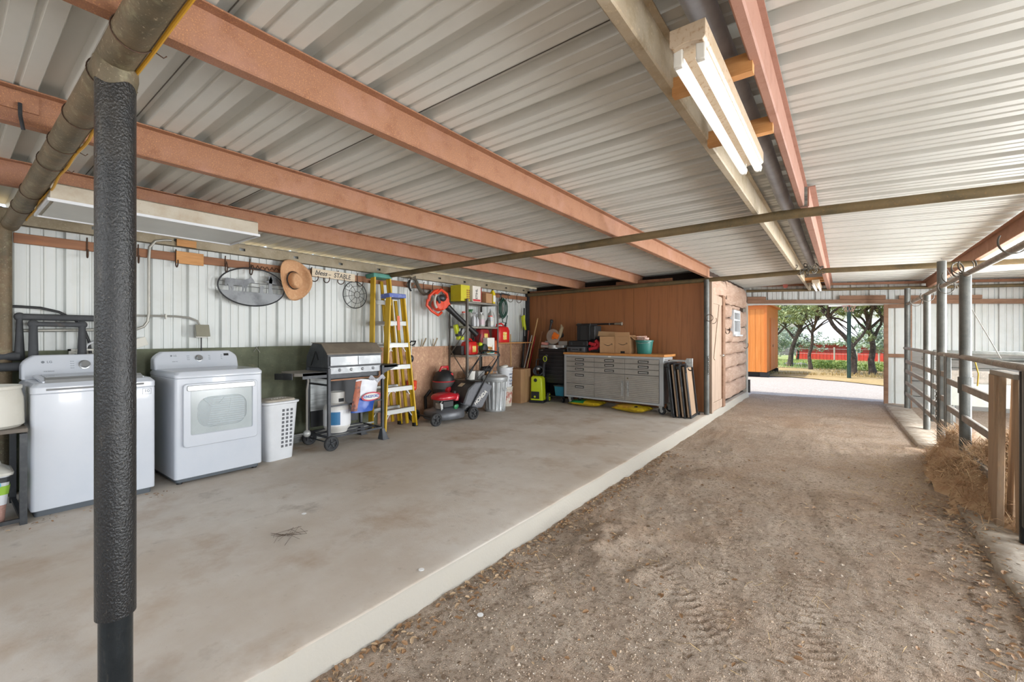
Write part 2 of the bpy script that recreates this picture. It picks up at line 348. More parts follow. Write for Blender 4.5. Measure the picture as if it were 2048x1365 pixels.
# dirt aisle: tyre tracks and mounds are real relief
def frange(a, b, s):
    n = max(1, round((b-a)/s)); return [a+(b-a)*i/n for i in range(n)]
tracks = [((-.98, 2.72), (-.42, 2.14), .15, .050), ((-.75, 3.4), (-.38, 2.0), .12, .052), ((-.30, 3.4), (-.08, 2.2), .24, .052), ((-1.55, 4.6), (-1.15, 3.75), .17, .050), ((-1.1, 5.4), (-1.35, 4.4), .14, .050),
          ((-1.62, 2.35), (-1.35, 2.1), .13, .046), ((-.1, 1.9), (.1, 1.5), .32, .042), ((-.9, 4.0), (-.5, 3.2), .14, .05), ((-.2, 4.9), (.05, 3.5), .22, .05)]
def dirt_h(x, y):
    h = -.145+.012*(x+1.7)+.02*max(0, (y-6)/6)
    h += .018*noise.noise((x*1.3, y*1.3, 2))+.012*noise.noise((x*5, y*5, 4))+.006*noise.noise((x*17, y*17, 1))+.004*noise.noise((x*45, y*45, 7))
    for mx, my, sx, sy, hh in ((-1.30, 2.78, .20, .33, .085), (-1.12, 3.05, .28, .12, .05), (-1.0, 2.45, .3, .14, .045), (-.75, 2.75, .2, .1, .03), (-1.33, 2.02, .09, .07, .05)):
        e = math.exp(-(((x-mx)/sx)**2+((y-my)/sy)**2)); h += hh*e*(1+.5*noise.noise((x*9, y*9, 5)))
    h += .02*math.exp(-((x-.65)/.25)**2)*max(0, min(1, (y-4)/1.5))*(1 if y < 9 else .3)
    for (ax, ay), (bx, by), wd, per in tracks:
        dx, dy = bx-ax, by-ay; L = math.hypot(dx, dy); u = ((x-ax)*dx+(y-ay)*dy)/L; v = ((x-ax)*dy-(y-ay)*dx)/L
        v += .03*sin(u*5)
        if 0 < u < L and abs(v) < wd/2:
            f = min(1, (wd/2-abs(v))/.02)*min(1, u/.08, (L-u)/.08)*(.55+.45*noise.noise((x*6, y*6, 9)))
            h += f*.013*sin(2*pi*(u+.35*abs(v))/per)-.003*f
    return h
mb = MB()
xs = frange(-1.80, 1.25, .0125)+[1.25+.25*i for i in range(9)]; ys = [-4+.3*i for i in range(14)]+frange(.2, 1.3, .02)+frange(1.3, 5, .0105)+frange(5, 12.25, .045)+[12.25]
G = [[mb.v((x, y, dirt_h(x, y))) for x in xs] for y in ys]
for a, b in zip(G, G[1:]):
    for i in range(len(a)-1): mb.f([a[i], a[i+1], b[i+1], b[i]])
dirt_o = struct('ground', mb, m_dirt, smooth=180)

# concrete footing strip under the stall fence
m_kerb = mat('dusty_kerb_concrete', '#a59a8b', .9, 0, [(5, '#8f8170', .42, .62), (14, '#b8aea0', .5, .75), (70, '#7f6f5c', .62, .78)], (60, .8))
def strip(pts, z, name, m, wob=.02):
    mb = MB(); prev = None
    for i, (y, x0, x1) in enumerate(pts):
        e0, e1 = wob*noise.noise((y*3, 1, 1)), wob*noise.noise((y*3, 9, 1)); zz = z+.006*noise.noise((y*4, 4, 4))
        r = [mb.v((x0+e0-.012, y, z-.12)), mb.v((x0+e0, y, zz-.012)), mb.v((x0+e0+.014, y, zz)), mb.v(((x0+x1)/2, y, zz+.003)), mb.v((x1+e1, y, zz)), mb.v((x1+e1, y, z-.12))]
        if prev:
            for j in range(5): mb.f([prev[j], prev[j+1], r[j+1], r[j]])
        else: mb.f(r)
        prev = r
    mb.f(prev[::-1]); return struct(name, mb, m, smooth=50)
strip([(3.0+.12*i, .74, .99) for i in range(18)], -.075, 'floor_stall_footing', m_kerb)
strip([(7.35+.14*i, .74-.012*i*.2, 1.02) for i in range(31)], -.045, 'floor_stall_kerb', m_kerb)

# log-slab wall and door beside the aisle
WX = -1.84
mb = MB().box(WX-.06, WX-.04, 7.95, 11.62, 0, 2.46); struct('wall_hall_backing', mb, mat('dark_gap', '#3a2a20', .9))
mb = MB()
def slab(y0, y1, z0, z1, seed, th=.05, top=.05, bot=.03):
    ny = max(6, int((y1-y0)/.09)); nz = 5; F = []
    def tz(y): return z1+top*noise.noise((y*2.2, seed, 0))+top*.4*noise.noise((y*8, seed, 3))
    def bz(y): return z0+bot*noise.noise((y*2.5, seed+7, 0))
    for i in range(ny+1):
        y = y0+(y1-y0)*i/ny; col = []
        ee = .02*noise.noise((seed, i*.3, 1))
        for j in range(nz+1):
            z = bz(y)+(tz(y)-bz(y))*j/nz
            d = th+.016*noise.noise((y*3, z*5, seed))+.008*noise.noise((y*11, z*14, seed))
            if j in (0, nz): d *= .35
            if i in (0, ny): d *= .5
            col.append(mb.v((WX+d, y, z)))
        F.append(col)
    for a, b in zip(F, F[1:]):
        for j in range(nz): mb.f([a[j], b[j], b[j+1], a[j+1]])
    rim = [c[0] for c in F]+F[-1][1:]+[c[-1] for c in F[::-1][1:]]+F[0][-2:0:-1]
    bk = [mb.b.verts.new((WX-.035, v.co.y, v.co.z)) for v in rim]
    for i in range(len(rim)): mb.f([rim[i], rim[(i+1) % len(rim)], bk[(i+1) % len(rim)], bk[i]])
for a in ((8.92, 11.5, .06, .37, 1), (8.92, 11.5, .38, .66, 2), (8.92, 11.5, .67, .93, 3), (8.95, 11.45, .94, 1.17, 4), (8.95, 9.95, 1.19, 1.42, 5), (10.7, 11.5, 1.19, 1.5, 6), (8.95, 9.9, 1.44, 1.66, 7), (8.95, 9.9, 1.68, 1.93, 8),
          (10.66, 11.55, 1.52, 1.86, 9), (9.42, 11.6, 1.95, 2.38, 10), (7.96, 9.36, 2.03, 2.34, 11), (8.95, 9.4, 1.95, 2.03, 12), (9.9, 10.7, 1.86, 1.94, 13), (9.9, 10.68, 1.17, 1.31, 14)): slab(*a)
struct('wall_hall', mb, m_log, smooth=60)
mb = MB().box(WX-.03, WX+.07, 8.0, 8.72, 0, 2.02)
door = struct('door_1', mb, m_doorwood, bevel=.006)
mb = MB()
for z0, z1 in ((.02, .16), (1.86, 2.0)): mb.box(WX+.07, WX+.085, 8.02, 8.70, z0, z1)
mb.bar((WX+.078, 8.12, .9), (WX+.078, 8.58, 1.95), .012, .10, (0, 0, 1))
mb.build('brace_board', m_doorwood, door, bevel=.004)
MB().lathe([(.012, 0), (.012, .03), (.026, .04), (.03, .055), (.02, .07), (.001, .073)], (WX+.07, 8.6, .95), 16, 'X').build('door_knob', m_chrome, door, label='round chrome door knob')
mb = MB().box(WX-.04, WX+.1, 8.72, 8.9, 0, 2.05); struct('trim_9', mb, m_brown, bevel=.006)
mb = MB().box(WX-.04, WX+.09, 7.9, 8.0, -.01, 2.25); struct('trim_10', mb, m_doorwood, bevel=.006)
# window in the log wall
mb = MB(); F4 = [(9.93, 9.99, 1.33, 1.85), (10.58, 10.64, 1.33, 1.85), (9.99, 10.58, 1.33, 1.40), (9.99, 10.58, 1.79, 1.85), (9.99, 10.58, 1.62, 1.66)]
for a in F4: mb.box(WX-.02, WX+.06, *a)
mb.box(WX-.02, WX+.10, 9.88, 10.70, 1.30, 1.335)
win = struct('window_1', mb, m_wplastic, bevel=.003)
MB().box(WX, WX+.01, 9.99, 10.58, 1.40, 1.79).build('window_pane', mat('grey_pane', '#8b8d8c', .12, 0), win)
# ================================================================ STEEL FRAME
def zpipe(x, z0=2.252): return z0+(.012*(x+.4) if x < -.4 else -.033*(x+.4))
def rafter(y, r, label, x0=-5.42, x1=3.2, z0=2.252, m=None):
    pts = [(x, y, zpipe(x, z0)) for x in (x0, -4, -2.5, -1.2, -.4, .5, 1.8, x1)]
    return tag(MB().tube(pts, r, 16).build('pipe_rafter', m or m_olive), label, 'pipe')
raf0 = rafter(.38, .053, 'thick rusty pipe rafter at upper left on the near black post, yellow cable along it', z0=2.262, m=m_olive2)
raf1 = rafter(4.05, .036, 'rusty pipe rafter crossing from above the tall yellow ladder to the right edge')
raf2 = rafter(7.76, .036, 'rusty pipe rafter along the top of the plywood wall and over the aisle')
# near black post: wide sleeve over a thinner pipe
t = thing('support_post', 'black pipe post in the foreground left, standing on the slab under the thick rafter', 'post', (-2.0, .38, 0))
MB().tube([(0, 0, .335), (0, 0, 1.2), (0, 0, 2.19)], [.055, .055, .055], 28).build('upper_pipe', m_pole, t)
MB().cyl((0, 0, 0), (0, 0, .36), .046, n=28).build('lower_pipe', m_pole2, t)
mb = MB(); rings = []
for k, (r_, z_) in enumerate(((.0555, 2.150), (.058, 2.172), (.062, 2.195), (.060, 2.235))): rings.append([(r_*cos(2*pi*j/28), r_*sin(2*pi*j/28), z_+(.012*sin(2*pi*j/28*3) if k < 3 else 0)) for j in range(28)])
mb.loft(rings); mb.build('weld_bead', m_olive2, t)
t = tag(MB().cyl((-5.41, .34, 0), (-5.41, .34, 2.2), .052, n=20).build('support_post', m_olive2), 'green-grey pipe post against the left wall at the left edge', 'post')
# two short posts at the plywood corner and behind the washer wall
tag(MB().cyl((-1.80, 7.74, 0), (-1.80, 7.74, 2.24), .042, n=20).build('support_post', m_gpost), 'grey pipe post at the corner of the plywood wall, a chain on it', 'post')

def zpurlin(name, label, x, y0, y1, z, m, h=.155, fl=.055, side=-1, sag=0, lip=.014, holes=False):
    """Z section: bottom flange to one side, top flange to the other"""
    t_ = .006; mb = MB()
    P = [(0, 0), (side*fl, 0), (side*fl, lip), (side*(fl-t_), lip), (side*(fl-t_), t_), (-side*0, t_+.001)]
    poly = [(side*fl, lip), (side*(fl+.0), .006), (side*(fl-.006), 0), (-side*.004, 0), (-side*.010, .006), (-side*.010, h-t_), (-side*fl, h-t_), (-side*fl, h), (-side*.004, h), (0-side*.0, h-.004), (0, t_), (side*(fl-t_), t_), (side*(fl-t_), lip)]
    mb.prism([(x+a, z+b) for a, b in poly], y0, y1, 'XZ')
    return tag(mb.build(name, m), label, 'beam')
zpurlin('steel_purlin', 'rust red steel purlin nearest the aisle, running from upper left to the plywood corner post', -1.80, -3.2, 7.9, 2.29, m_rust)
zpurlin('steel_purlin', 'middle one of the three rust red purlins over the concrete slab', -3.03, -3.2, 8.1, 2.272, m_rust)
zpurlin('steel_purlin', 'rust red purlin nearest the left wall, above the flat white ceiling light', -4.24, -3.2, 8.1, 2.258, m_rust)
zpurlin('steel_purlin', 'short rust red purlin right of the near tube lamp, ending at the crossing rafter', -.245, -3.2, 4.05, 2.30, m_rust_pale, fl=.030, h=.15)
zpurlin('galvanized_channel', 'pale dusty channel beam to the left of the double tube lamp', -.555, -3.2, 11.6, 2.292, m_galv, fl=.035)
zpurlin('galvanized_channel', 'pale channel beam beyond the crossing rafter, in line with the short red purlin', -.215, 4.06, 11.6, 2.292, m_rust_pale, fl=.05)
zpurlin('steel_purlin', 'rust red purlin above the horseshoe rail of the stall at the right edge', 1.30, -3.2, 11.6, 2.235, m_rust, h=.145, side=1)
# splice plate and hanging strap on the middle purlin
tag(MB().box(-3.018, -3.008, .05, .30, 2.33, 2.41).build('splice_plate', m_rust), 'small welded red plate on the middle purlin behind the thick rafter', 'plate')
mb = MB().tube([(-3.0, .24, 2.36), (-2.99, .24, 2.30), (-3.0, .25, 2.24)], .008, 6, flat=.4)
tag(mb.build('metal_strap', m_dgrey), 'thin dark strap hanging from the middle purlin at upper left', 'strap')
# eave channel with slots on the left wall
mb = MB(); y = -4.0
z0, z1, xx = 2.215, 2.345, -5.44
slots = [.9+.61*k for k in range(-3, 12)]
ed = [-1.5]
for s_ in slots:
    mb.box(xx-.004, xx, ed[-1], s_-.03, z0, z1); mb.box(xx-.004, xx, s_-.03, s_+.03, z0, z0+.05); mb.box(xx-.004, xx, s_-.03, s_+.03, z0+.08, z1); ed.append(s_+.03)
mb.box(xx-.004, xx, ed[-1], 7.84, z0, z1); mb.box(xx-.05, xx, -3.2, 7.84, z1-.004, z1); mb.box(xx-.05, xx, -3.2, 7.84, z0, z0+.004)
tag(mb.build('eave_channel', mat('olive_galvanized', '#9c907a', .6, .1, [(6, '#867a60', .45, .7), (60, '#b3a88f', .55, .8)], (80, .15))), 'olive grey slotted channel along the top of the left wall', 'beam')
# far rafter inside the end wall
MBt = MB().tube([(-1.8, 11.5, 2.36), (1.0, 11.5, 2.25), (3.2, 11.5, 2.17)], .03, 12)
tag(MBt.build('pipe_rafter', m_olive), 'rusty pipe rafter just inside the far wall above the big doorway', 'pipe')

# yellow cable tied to the near rafter and the wire ties
pts = []
for i in range(60):
    x = -4.95+i*.066; z = zpipe(x, 2.262); pts.append((x, .38+.05+.012*noise.noise((x*3, 0, 0)), z-.030-.02*abs(noise.noise((x*2.3, 5, 0)))))
tag(MB().tube(pts, .0065, 8).build('extension_cord', mat('yellow_cable', '#c9971d', .5)), 'yellow cable running along the thick rafter at upper left', 'cord')
mb0 = MB(); first = None
for i, x in enumerate((-4.6, -4.1, -3.35, -3.0, -2.6, -2.12, -1.78)):
    mb = MB().tube([(0, .056*cos(a), .056*sin(a)) for a in [2*pi*j/24 for j in range(24)]], .0022, 5, closed=True).tube([(0, .05, -.03), (.01, .075, -.045), (.0, .085, -.03)], .002, 5)
    nm = ['wire tie closest to the left wall', 'second wire tie from the left wall', 'third wire tie from the left wall', 'wire tie behind the black post', 'wire tie left of the black post top', 'wire tie at the black post weld', 'wire tie right of the black post top'][i]
    tag(mb.build('wire_tie', m_rebar), nm+' on the thick rafter', 'wire', 'wire ties on the thick rafter', loc=(x, .38, zpipe(x, 2.262)))

# ================================================================ CEILING SERVICES
mb = MB(); rr = random.Random(4)
pts = []; rad = []
for i in range(46):
    y = -1.5+i*.21; pts.append((-.375+.012*noise.noise((y*1.1, 0, 0)), y, 2.40+.010*noise.noise((y*1.7, 3, 0)))); rad.append(.046+.007*noise.noise((y*2.9, 8, 0)))
mb.tube(pts, rad, 14)
tag(mb.build('insulated_pipe', mat('grey_foam_sleeve', '#a4a5a9', .7, 0, [(5, '#8c8e93', .4, .7)], (20, .2))), 'grey sleeved pipe running under the ridge above the tube lamps', 'pipe')
for i, y in enumerate((1.82, 2.40)):
    mb = MB().box(-.55, -.262, y-.02, y+.02, 2.262, 2.335)
    tag(mb.build('wood_block', m_newwood), ('wooden cross block over the near end of the double tube lamp', 'wooden cross block over the far end of the double tube lamp')[i], 'block', 'wood blocks between the ridge beams')
for i, y in enumerate((9.55, 9.95)):
    mb = MB().box(-.55, -.22, y-.02, y+.02, 2.31, 2.36)
    tag(mb.build('wood_block', m_newwood), ('nearer wooden cross block over the far tube lamp', 'farther wooden cross block over the far tube lamp')[i], 'block', 'wood blocks between the ridge beams')
def tube_lamp(loc, label):
    t = thing('tube_lamp', label, 'lamp', loc)
    mb = MB().prism([(-.054, .075), (-.054, .022), (-.045, .012), (-.012, .02), (.012, .02), (.045, .012), (.054, .022), (.054, .075)], 0, 1.22)
    mb.build('lamp_body', mat('speckled_lamp_housing', '#b3a18a', .5, 0, [(60, '#8f6f4f', .54, .66), (7, '#a89478', .4, .7)]), t, bevel=.002)
    for s_ in (-1, 1):
        MB().tube([(s_*.034, .04, -.016), (s_*.034, .10, -.016), (s_*.034, 1.12, -.016), (s_*.034, 1.18, -.016)], [.019]*4, 16).build('lamp_tube', m_tube, t)
        for y in (.02, 1.17):
            mb = MB().box(s_*.034-.014, s_*.034+.014, y, y+.02, -.035, .03)
            mb.build('socket', m_offwhite, t, bevel=.004)
    return t
tube_lamp((-.385, 1.41, 2.185), 'white double tube lamp hanging near the top of the picture between the ridge beams')
tube_lamp((-.385, 9.5, 2.236), 'small far double tube lamp under the ridge near the big doorway')
# chain bundle next to the far lamp
mb = MB(); rr = random.Random(2)
for k in range(26):
    c = Vector((-.38+rr.uniform(-.17, .17), 7.62+rr.uniform(-.05, .05), 2.26+rr.uniform(-.06, .08)))
    a = Euler((rr.uniform(0, 3), rr.uniform(0, 3), rr.uniform(0, 3))).to_matrix()
    mb.tube([c+a @ Vector((.032*cos(q), .02*sin(q), 0)) for q in [2*pi*j/10 for j in range(10)]], .005, 5, closed=True)
tag(mb.build('wire_bundle', m_shoe), 'tangle of wire and chain on the rafter in front of the far tube lamp', 'wire')
# flat ceiling light by the left wall
t = thing('ceiling_light', 'long flat white ceiling light with a closed panel at upper left, above the washer', 'lamp', (-4.42, .43, 2.13))
mb = MB().prism([(0, 0), (.57, 0), (.57, .10), (.55, .11), (.02, .11), (0, .10)], 0, 1.19)
mb.build('light_housing', mat('dusty_cream_housing', '#b1a999', .6, 0, [(6, '#a2947f', .45, .7), (60, '#8f7355', .64, .76)]), t, bevel=.003)
MB().prism([(.02, -.006), (.55, -.006), (.55, .001), (.02, .001)], .02, 1.17).build('diffuser_panel', mat('dull_white_panel', '#b9b8b1', .35), t)
mb = MB().box(-.012, .0, -.012, 1.2, -.012, .006).box(.57, .582, -.012, 1.2, -.012, .006).box(0, .57, -.012, 0, -.012, .006).box(0, .57, 1.19, 1.202, -.012, .006)
mb.build('panel_frame', m_wplastic, t)
# ================================================================ LEFT WALL: hook board, pipes, wires
XW = -5.47
tag(MB().box(-5.474, -5.452, .40, 7.75, 2.068, 2.152).build('hook_board', m_redwood, bevel=.003), 'long reddish wooden board fixed high along the left wall for the hooks', 'board')
def jhook(mb, r=.045):
    """bent horseshoe hook standing out of the wall (+X), local"""
    pts = [(0, 0, .05), (.004, 0, -.05)]+[(.05+.05*cos(R(a)), 0, -.05+.05*sin(R(a))) for a in range(200, 400, 20)]
    return mb.tube(pts, .006, 7)
hm = jhook(MB()).tube([(0, 0, .05), (.012, 0, .085)], .006, 7).build('wall_hook', m_rebar)
HK = [(.84, 'iron hook on the board above the washer, left of the black post'), (1.20, 'iron hook on the board at the white conduit'), (1.50, 'iron hook on the board above the grey electrical box'),
      (1.95, 'iron hook holding the left side of the oval metal art'), (2.20, 'iron hook holding the right side of the oval metal art'), (2.93, 'iron hook between the straw hat and the lettered sign'),
      (3.10, 'left one of two iron hooks under the lettered sign'), (3.30, 'right one of two iron hooks under the lettered sign'), (3.60, 'iron hook between the lettered sign and the tall ladder'), (4.82, 'iron hook between the trimmer and the leaf blower'),
      (5.02, 'iron hook the orange leaf blower hangs from'), (5.24, 'iron hook just right of the leaf blower handle'), (6.86, 'iron hook carrying the coiled green hose'), (7.08, 'iron hook just right of the green hose'), (7.38, 'last iron hook on the board before the plywood wall')]
for i, (y, lb) in enumerate(HK):
    o = hm if i == 0 else copy_tree(hm)
    tag(o, lb, 'hook', 'iron hooks on the left wall', loc=(-5.45, y, 2.10), rz=(.5 if i > 4 else -.15)*(1 if i % 2 else .6))
tag(MB().box(-5.452, -5.43, 1.50, 1.74, 2.045, 2.17).build('wood_block', m_newwood, bevel=.002), 'pale wood block nailed over the hook board below the eave channel', 'block')
tag(MB().box(-5.438, -5.415, 1.50, 1.67, 2.22, 2.29).build('wood_block', m_newwood, bevel=.002), 'pale wood block on the eave channel under the flat ceiling light', 'block')
# electrical
m_conduit = mat('grey_conduit', '#a9a79f', .45, .5)
mb = MB().tube([(-5.44, 1.46, 2.27), (-5.44, 1.40, 2.262), (-5.44, 1.33, 2.24), (-5.44, 1.285, 2.17), (-5.44, 1.28, 2.05), (-5.44, 1.28, 1.52), (-5.44, 1.27, 1.44), (-5.44, 1.24, 1.39), (-5.44, 1.18, 1.36), (-5.44, .80, 1.35), (-5.44, .42, 1.34)], .013, 10)
tag(mb.build('conduit', m_conduit), 'grey conduit coming down the wall right of the black post, bending left behind it', 'pipe')
mb = MB().tube([(-5.465, .95, 1.495), (-5.465, 1.2, 1.495), (-5.465, 1.50, 1.50), (-5.465, 1.62, 1.49), (-5.465, 1.69, 1.46), (-5.465, 1.72, 1.40)], .010, 8)
for y in (1.05, 1.42): mb.box(-5.478, -5.45, y-.006, y+.006, 1.47, 1.52)
tag(mb.build('conduit', m_conduit), 'thin conduit curving down into the grey electrical box above the dryer', 'pipe')
t = thing('electrical_box', 'grey electrical outlet box with its lid tilted open on the wall above the dryer', 'box', (-5.47, 1.72, 1.28))
MB().box(0, .05, -.055, .055, 0, .12).build('box_body', m_conduit, t, bevel=.004)
MB().obox((.075, .0, .075), (.012, .125, .13), (0, -.30, 0)).build('box_lid', mat('dull_olive_lid', '#8f8c7c', .5, .3), t, bevel=.003)
MB().tube([(.03, 0, 0), (.03, 0, -.10), (.035, .0, -.22)], .006, 8).build('power_cord', m_black, t)
mb = MB()
mb.tube([(-5.46, 2.28, 1.16), (-5.455, 2.245, 1.115)], .0035, 5).tube([(-5.46, 2.28, 1.16), (-5.455, 2.315, 1.105)], .0035, 5).tube([(-5.47, 2.28, 1.18), (-5.46, 2.28, 1.155)], .004, 5)
tag(mb.build('wall_clip', m_conduit), 'small splayed white clip hanging at the top of the green board', 'clip')
mb = MB().obox((-5.455, 1.22, 1.235), (.008, .10, .085), (.35, 0, 0))
tag(mb.build('plastic_tag', m_offwhite, bevel=.003), 'small square white plastic tag on the wall beside the black post', 'tag')
# sleeved water pipes
m_foam = mat('black_foam_sleeve', '#3e4043', .75, 0, [(10, '#4e5052', .5, .8), (4, '#5a5046', .62, .8)], (30, .25))
def pp(pts, r, lb):
    mb = MB().tube(pts, r, 12)
    for a in pts[1:-1]: mb.ball(a, r*1.12, 10, 7)
    return tag(mb.build('insulated_pipe', m_foam), lb, 'pipe')
pp([(-5.40, .43, 1.10), (-5.40, .43, 1.455), (-5.40, .96, 1.455), (-5.40, .96, 1.12)], .032, 'upper black sleeved water pipe forming a wide frame behind the washer')
pp([(-5.33, .50, 1.02), (-5.33, .50, 1.395), (-5.33, .79, 1.395), (-5.33, .79, 1.10)], .032, 'lower black sleeved water pipe nested inside the wider one behind the washer')
pp([(-5.40, -.15, 1.12), (-5.38, .43, 1.13)], .034, 'upper one of two level black sleeved pipes at the left edge')
pp([(-5.31, -.15, 1.045), (-5.31, .54, 1.05)], .034, 'lower one of two level black sleeved pipes at the left edge')
mb = MB().tube([(-5.43, -.2, 1.50), (-5.43, .2, 1.53), (-5.43, .42, 1.54), (-5.43, .55, 1.535), (-5.43, .66, 1.505), (-5.43, .76, 1.44), (-5.43, .82, 1.35), (-5.43, .85, 1.25), (-5.43, .86, 1.14)], .011, 9)
tag(mb.build('black_cable', m_black), 'black cable arching over the sleeved pipes behind the washer', 'cable')
t = thing('outlet_box', 'white washing machine outlet box behind the washer, an inlet hose curving out of it', 'box', (-5.47, .72, 1.08))
MB().box(0, .02, 0, .26, 0, .10).box(0, .06, 0, .26, .085, .10).box(0, .06, 0, .26, 0, .012).box(0, .06, 0, .012, 0, .1).box(0, .06, .248, .26, 0, .1).build('box_shell', m_offwhite, t)
MB().tube([(.04, .10, .02), (.05, .10, .09), (.05, .12, .14), (.05, .17, .17), (.05, .22, .155), (.05, .25, .10)], .010, 9).build('inlet_hose', m_wplastic, t)
for i in range(2): MB().cyl((.04, .04+.12*i, .045), (.06, .04+.12*i, .045), .014).build('valve', m_dgrey, t)

# ---------------------------------------------------------------- washing machine and dryer
m_panelgrey = mat('panel_print_grey', '#6f757b', .5); m_sil = mat('silver_dial', '#a8aaab', .28, .7); m_grip = mat('grey_silver_grip', '#8c8d8d', .3, .1); m_base = mat('grey_base_plinth', '#4e545a', .6)
m_lidglass = mat('tinted_lid_glass', '#9a9b99', .12, .3)
def body(mb, x0, x1, y0, y1, z0, z1, r=.03):
    P = rrect(x1-x0, y1-y0, r, 4, (x0+x1)/2, (y0+y1)/2); mb.prism(P, z0, z1, 'XY')
# washer: front at X=-4.56, Y .42 .. 1.12
t = thing('washing_machine', 'white top loading washing machine with tinted lid, behind the black post', 'washing machine', (-4.56, .415, 0))
mb = MB(); body(mb, -.70, 0, 0, .70, .045, .88, .022); mb.build('cabinet', m_enamel, t, bevel=.006)
mb = MB(); body(mb, -.66, -.03, .02, .68, .0, .05, .02); mb.build('base_plinth', m_base, t)
mb = MB()      # top deck with sloping sides
P0, P1 = rrect(.71, .705, .03, 4, -.352, .35), rrect(.66, .66, .045, 4, -.355, .35)
mb.loft([[(a, b, .88) for a, b in P0], [(a, b, .925) for a, b in P0], [(a, b, .955) for a, b in P1]])
mb.build('top_deck', m_enamel, t, bevel=.004)
mb = MB().prism([(-.055, .950), (-.055, .968), (-.52, .985), (-.52, .967)], .06, .64, 'XZ')
lid = mb.build('lid', m_enamel, t, bevel=.004)
MB().prism([(-.09, .971), (-.09, .975), (-.50, .990), (-.50, .986)], .10, .60, 'XZ').build('lid_glass', m_lidglass, lid, label='tinted grey glass in the lid')
MB().prism([(.010, .905), (-.040, .976), (-.10, .990), (-.10, .962), (-.005, .895)], .075, .625, 'XZ').build('lid_handle', m_grip, lid, label='silver grip along the lid edge')
mb = MB()
def backpanel(mb, w, z0, z1, x0):
    rings = []
    for i in range(9):
        k = i/8; z = z0+(z1-z0)*k; ins = .0 if k < .5 else .07*((k-.5)*2)**2.2; xf = x0-.03-.06*k; xb = -.70+.0*k
        rings.append([(xf-.0, ins+.012, z), (xf-.012, ins, z), (xb, ins, z), (xb, w-ins, z), (xf-.012, w-ins, z), (xf, w-ins-.012, z)])
    mb.loft(rings)
backpanel(mb, .70, .95, 1.14, -.50); pnl = mb.build('control_panel', m_enamel, t, bevel=.008)
TP = lambda y, z: Matrix.Translation((-.533-.06*(z-.95)/.19+.004, y, z)) @ Euler((pi/2-.30, 0, pi/2)).to_matrix().to_4x4()
def dial(par, M, r=.030):
    MB(M).lathe([(r+.008, 0), (r+.008, .004), (r, .006), (r, .024), (r-.005, .03)], n=28).build('dial', m_sil, par, label='round silver control dial')
dial(pnl, TP(.36, 1.055))
mb = MB(); rr = random.Random(7)
mb.text('LG', .026, TP(.155, 1.085)); mb.M = TP(.118, 1.085); mb.lathe([(.010, 0), (.010, .001)], n=16); mb.M = Matrix.Identity(4)
mb.text('true balance', .012, TP(.15, 1.012))
for q in range(4):
    mb.text('Normal', .0075, TP(.285, 1.085-.018*q)); mb.text('Rinse', .0075, TP(.44, 1.085-.018*q))
mb.build('panel_print', m_panelgrey, pnl)
mb = MB().text('10', .034, FX(.0012, .645, .845)); mb.M = FX(.0, .645, .843)
for a in (((-.028, -.024), (.028, -.022)), ((-.028, .022), (.028, .024)), ((-.028, -.022), (-.026, .022)), ((.026, -.022), (.028, .022))): mb.box(a[0][0], a[1][0], a[0][1], a[1][1], .0005, .0012)
mb.build('badge', m_panelgrey, t)
# dryer
t = thing('clothes_dryer', 'white front loading dryer with a rectangular glass door, right of the washer', 'dryer', (-4.57, 1.25, 0))
mb = MB(); body(mb, -.72, 0, 0, .71, .05, .925, .025); mb.build('cabinet', m_enamel, t, bevel=.006)
mb = MB(); body(mb, -.68, -.03, .02, .69, .018, .055, .02); mb.build('base_plinth', m_base, t)
for x, y in ((-.06, .05), (-.06, .66), (-.64, .05), (-.64, .66)): MB().cyl((x, y, 0), (x, y, .03), .022).build('foot', m_black, t)
mb = MB(); P0, P1 = rrect(.73, .715, .03, 4, -.358, .355), rrect(.70, .68, .05, 4, -.36, .355)
mb.loft([[(a, b, .925) for a, b in P0], [(a, b, .955) for a, b in P0], [(a, b, .985) for a, b in P1]]); mb.build('top_deck', m_enamel, t, bevel=.006)
mb = MB(); backpanel(mb, .71, .975, 1.145, -.52); pnl = mb.build('control_panel', m_enamel, t, bevel=.008)
TP2 = lambda y, z: Matrix.Translation((-.553-.06*(z-.975)/.17+.004, y, z)) @ Euler((pi/2-.33, 0, pi/2)).to_matrix().to_4x4()
dial(pnl, TP2(.36, 1.075), .026)
mb = MB().text('LG', .022, TP2(.165, 1.105)); mb.M = TP2(.135, 1.105); mb.lathe([(.008, 0), (.008, .001)], n=16); mb.M = Matrix.Identity(4)
mb.text('sensor dry', .010, TP2(.16, 1.05))
for q in range(3): mb.text('Normal', .007, TP2(.27, 1.10-.018*q)); mb.text('Timed', .007, TP2(.45, 1.10-.018*q)); mb.text('Start', .007, TP2(.56, 1.10-.018*q))
mb.build('panel_print', m_panelgrey, pnl)
MB(TP2(.605, 1.105)).box(-.022, .022, -.012, .012, 0, .002).build('display', m_black, pnl, label='small dark display')
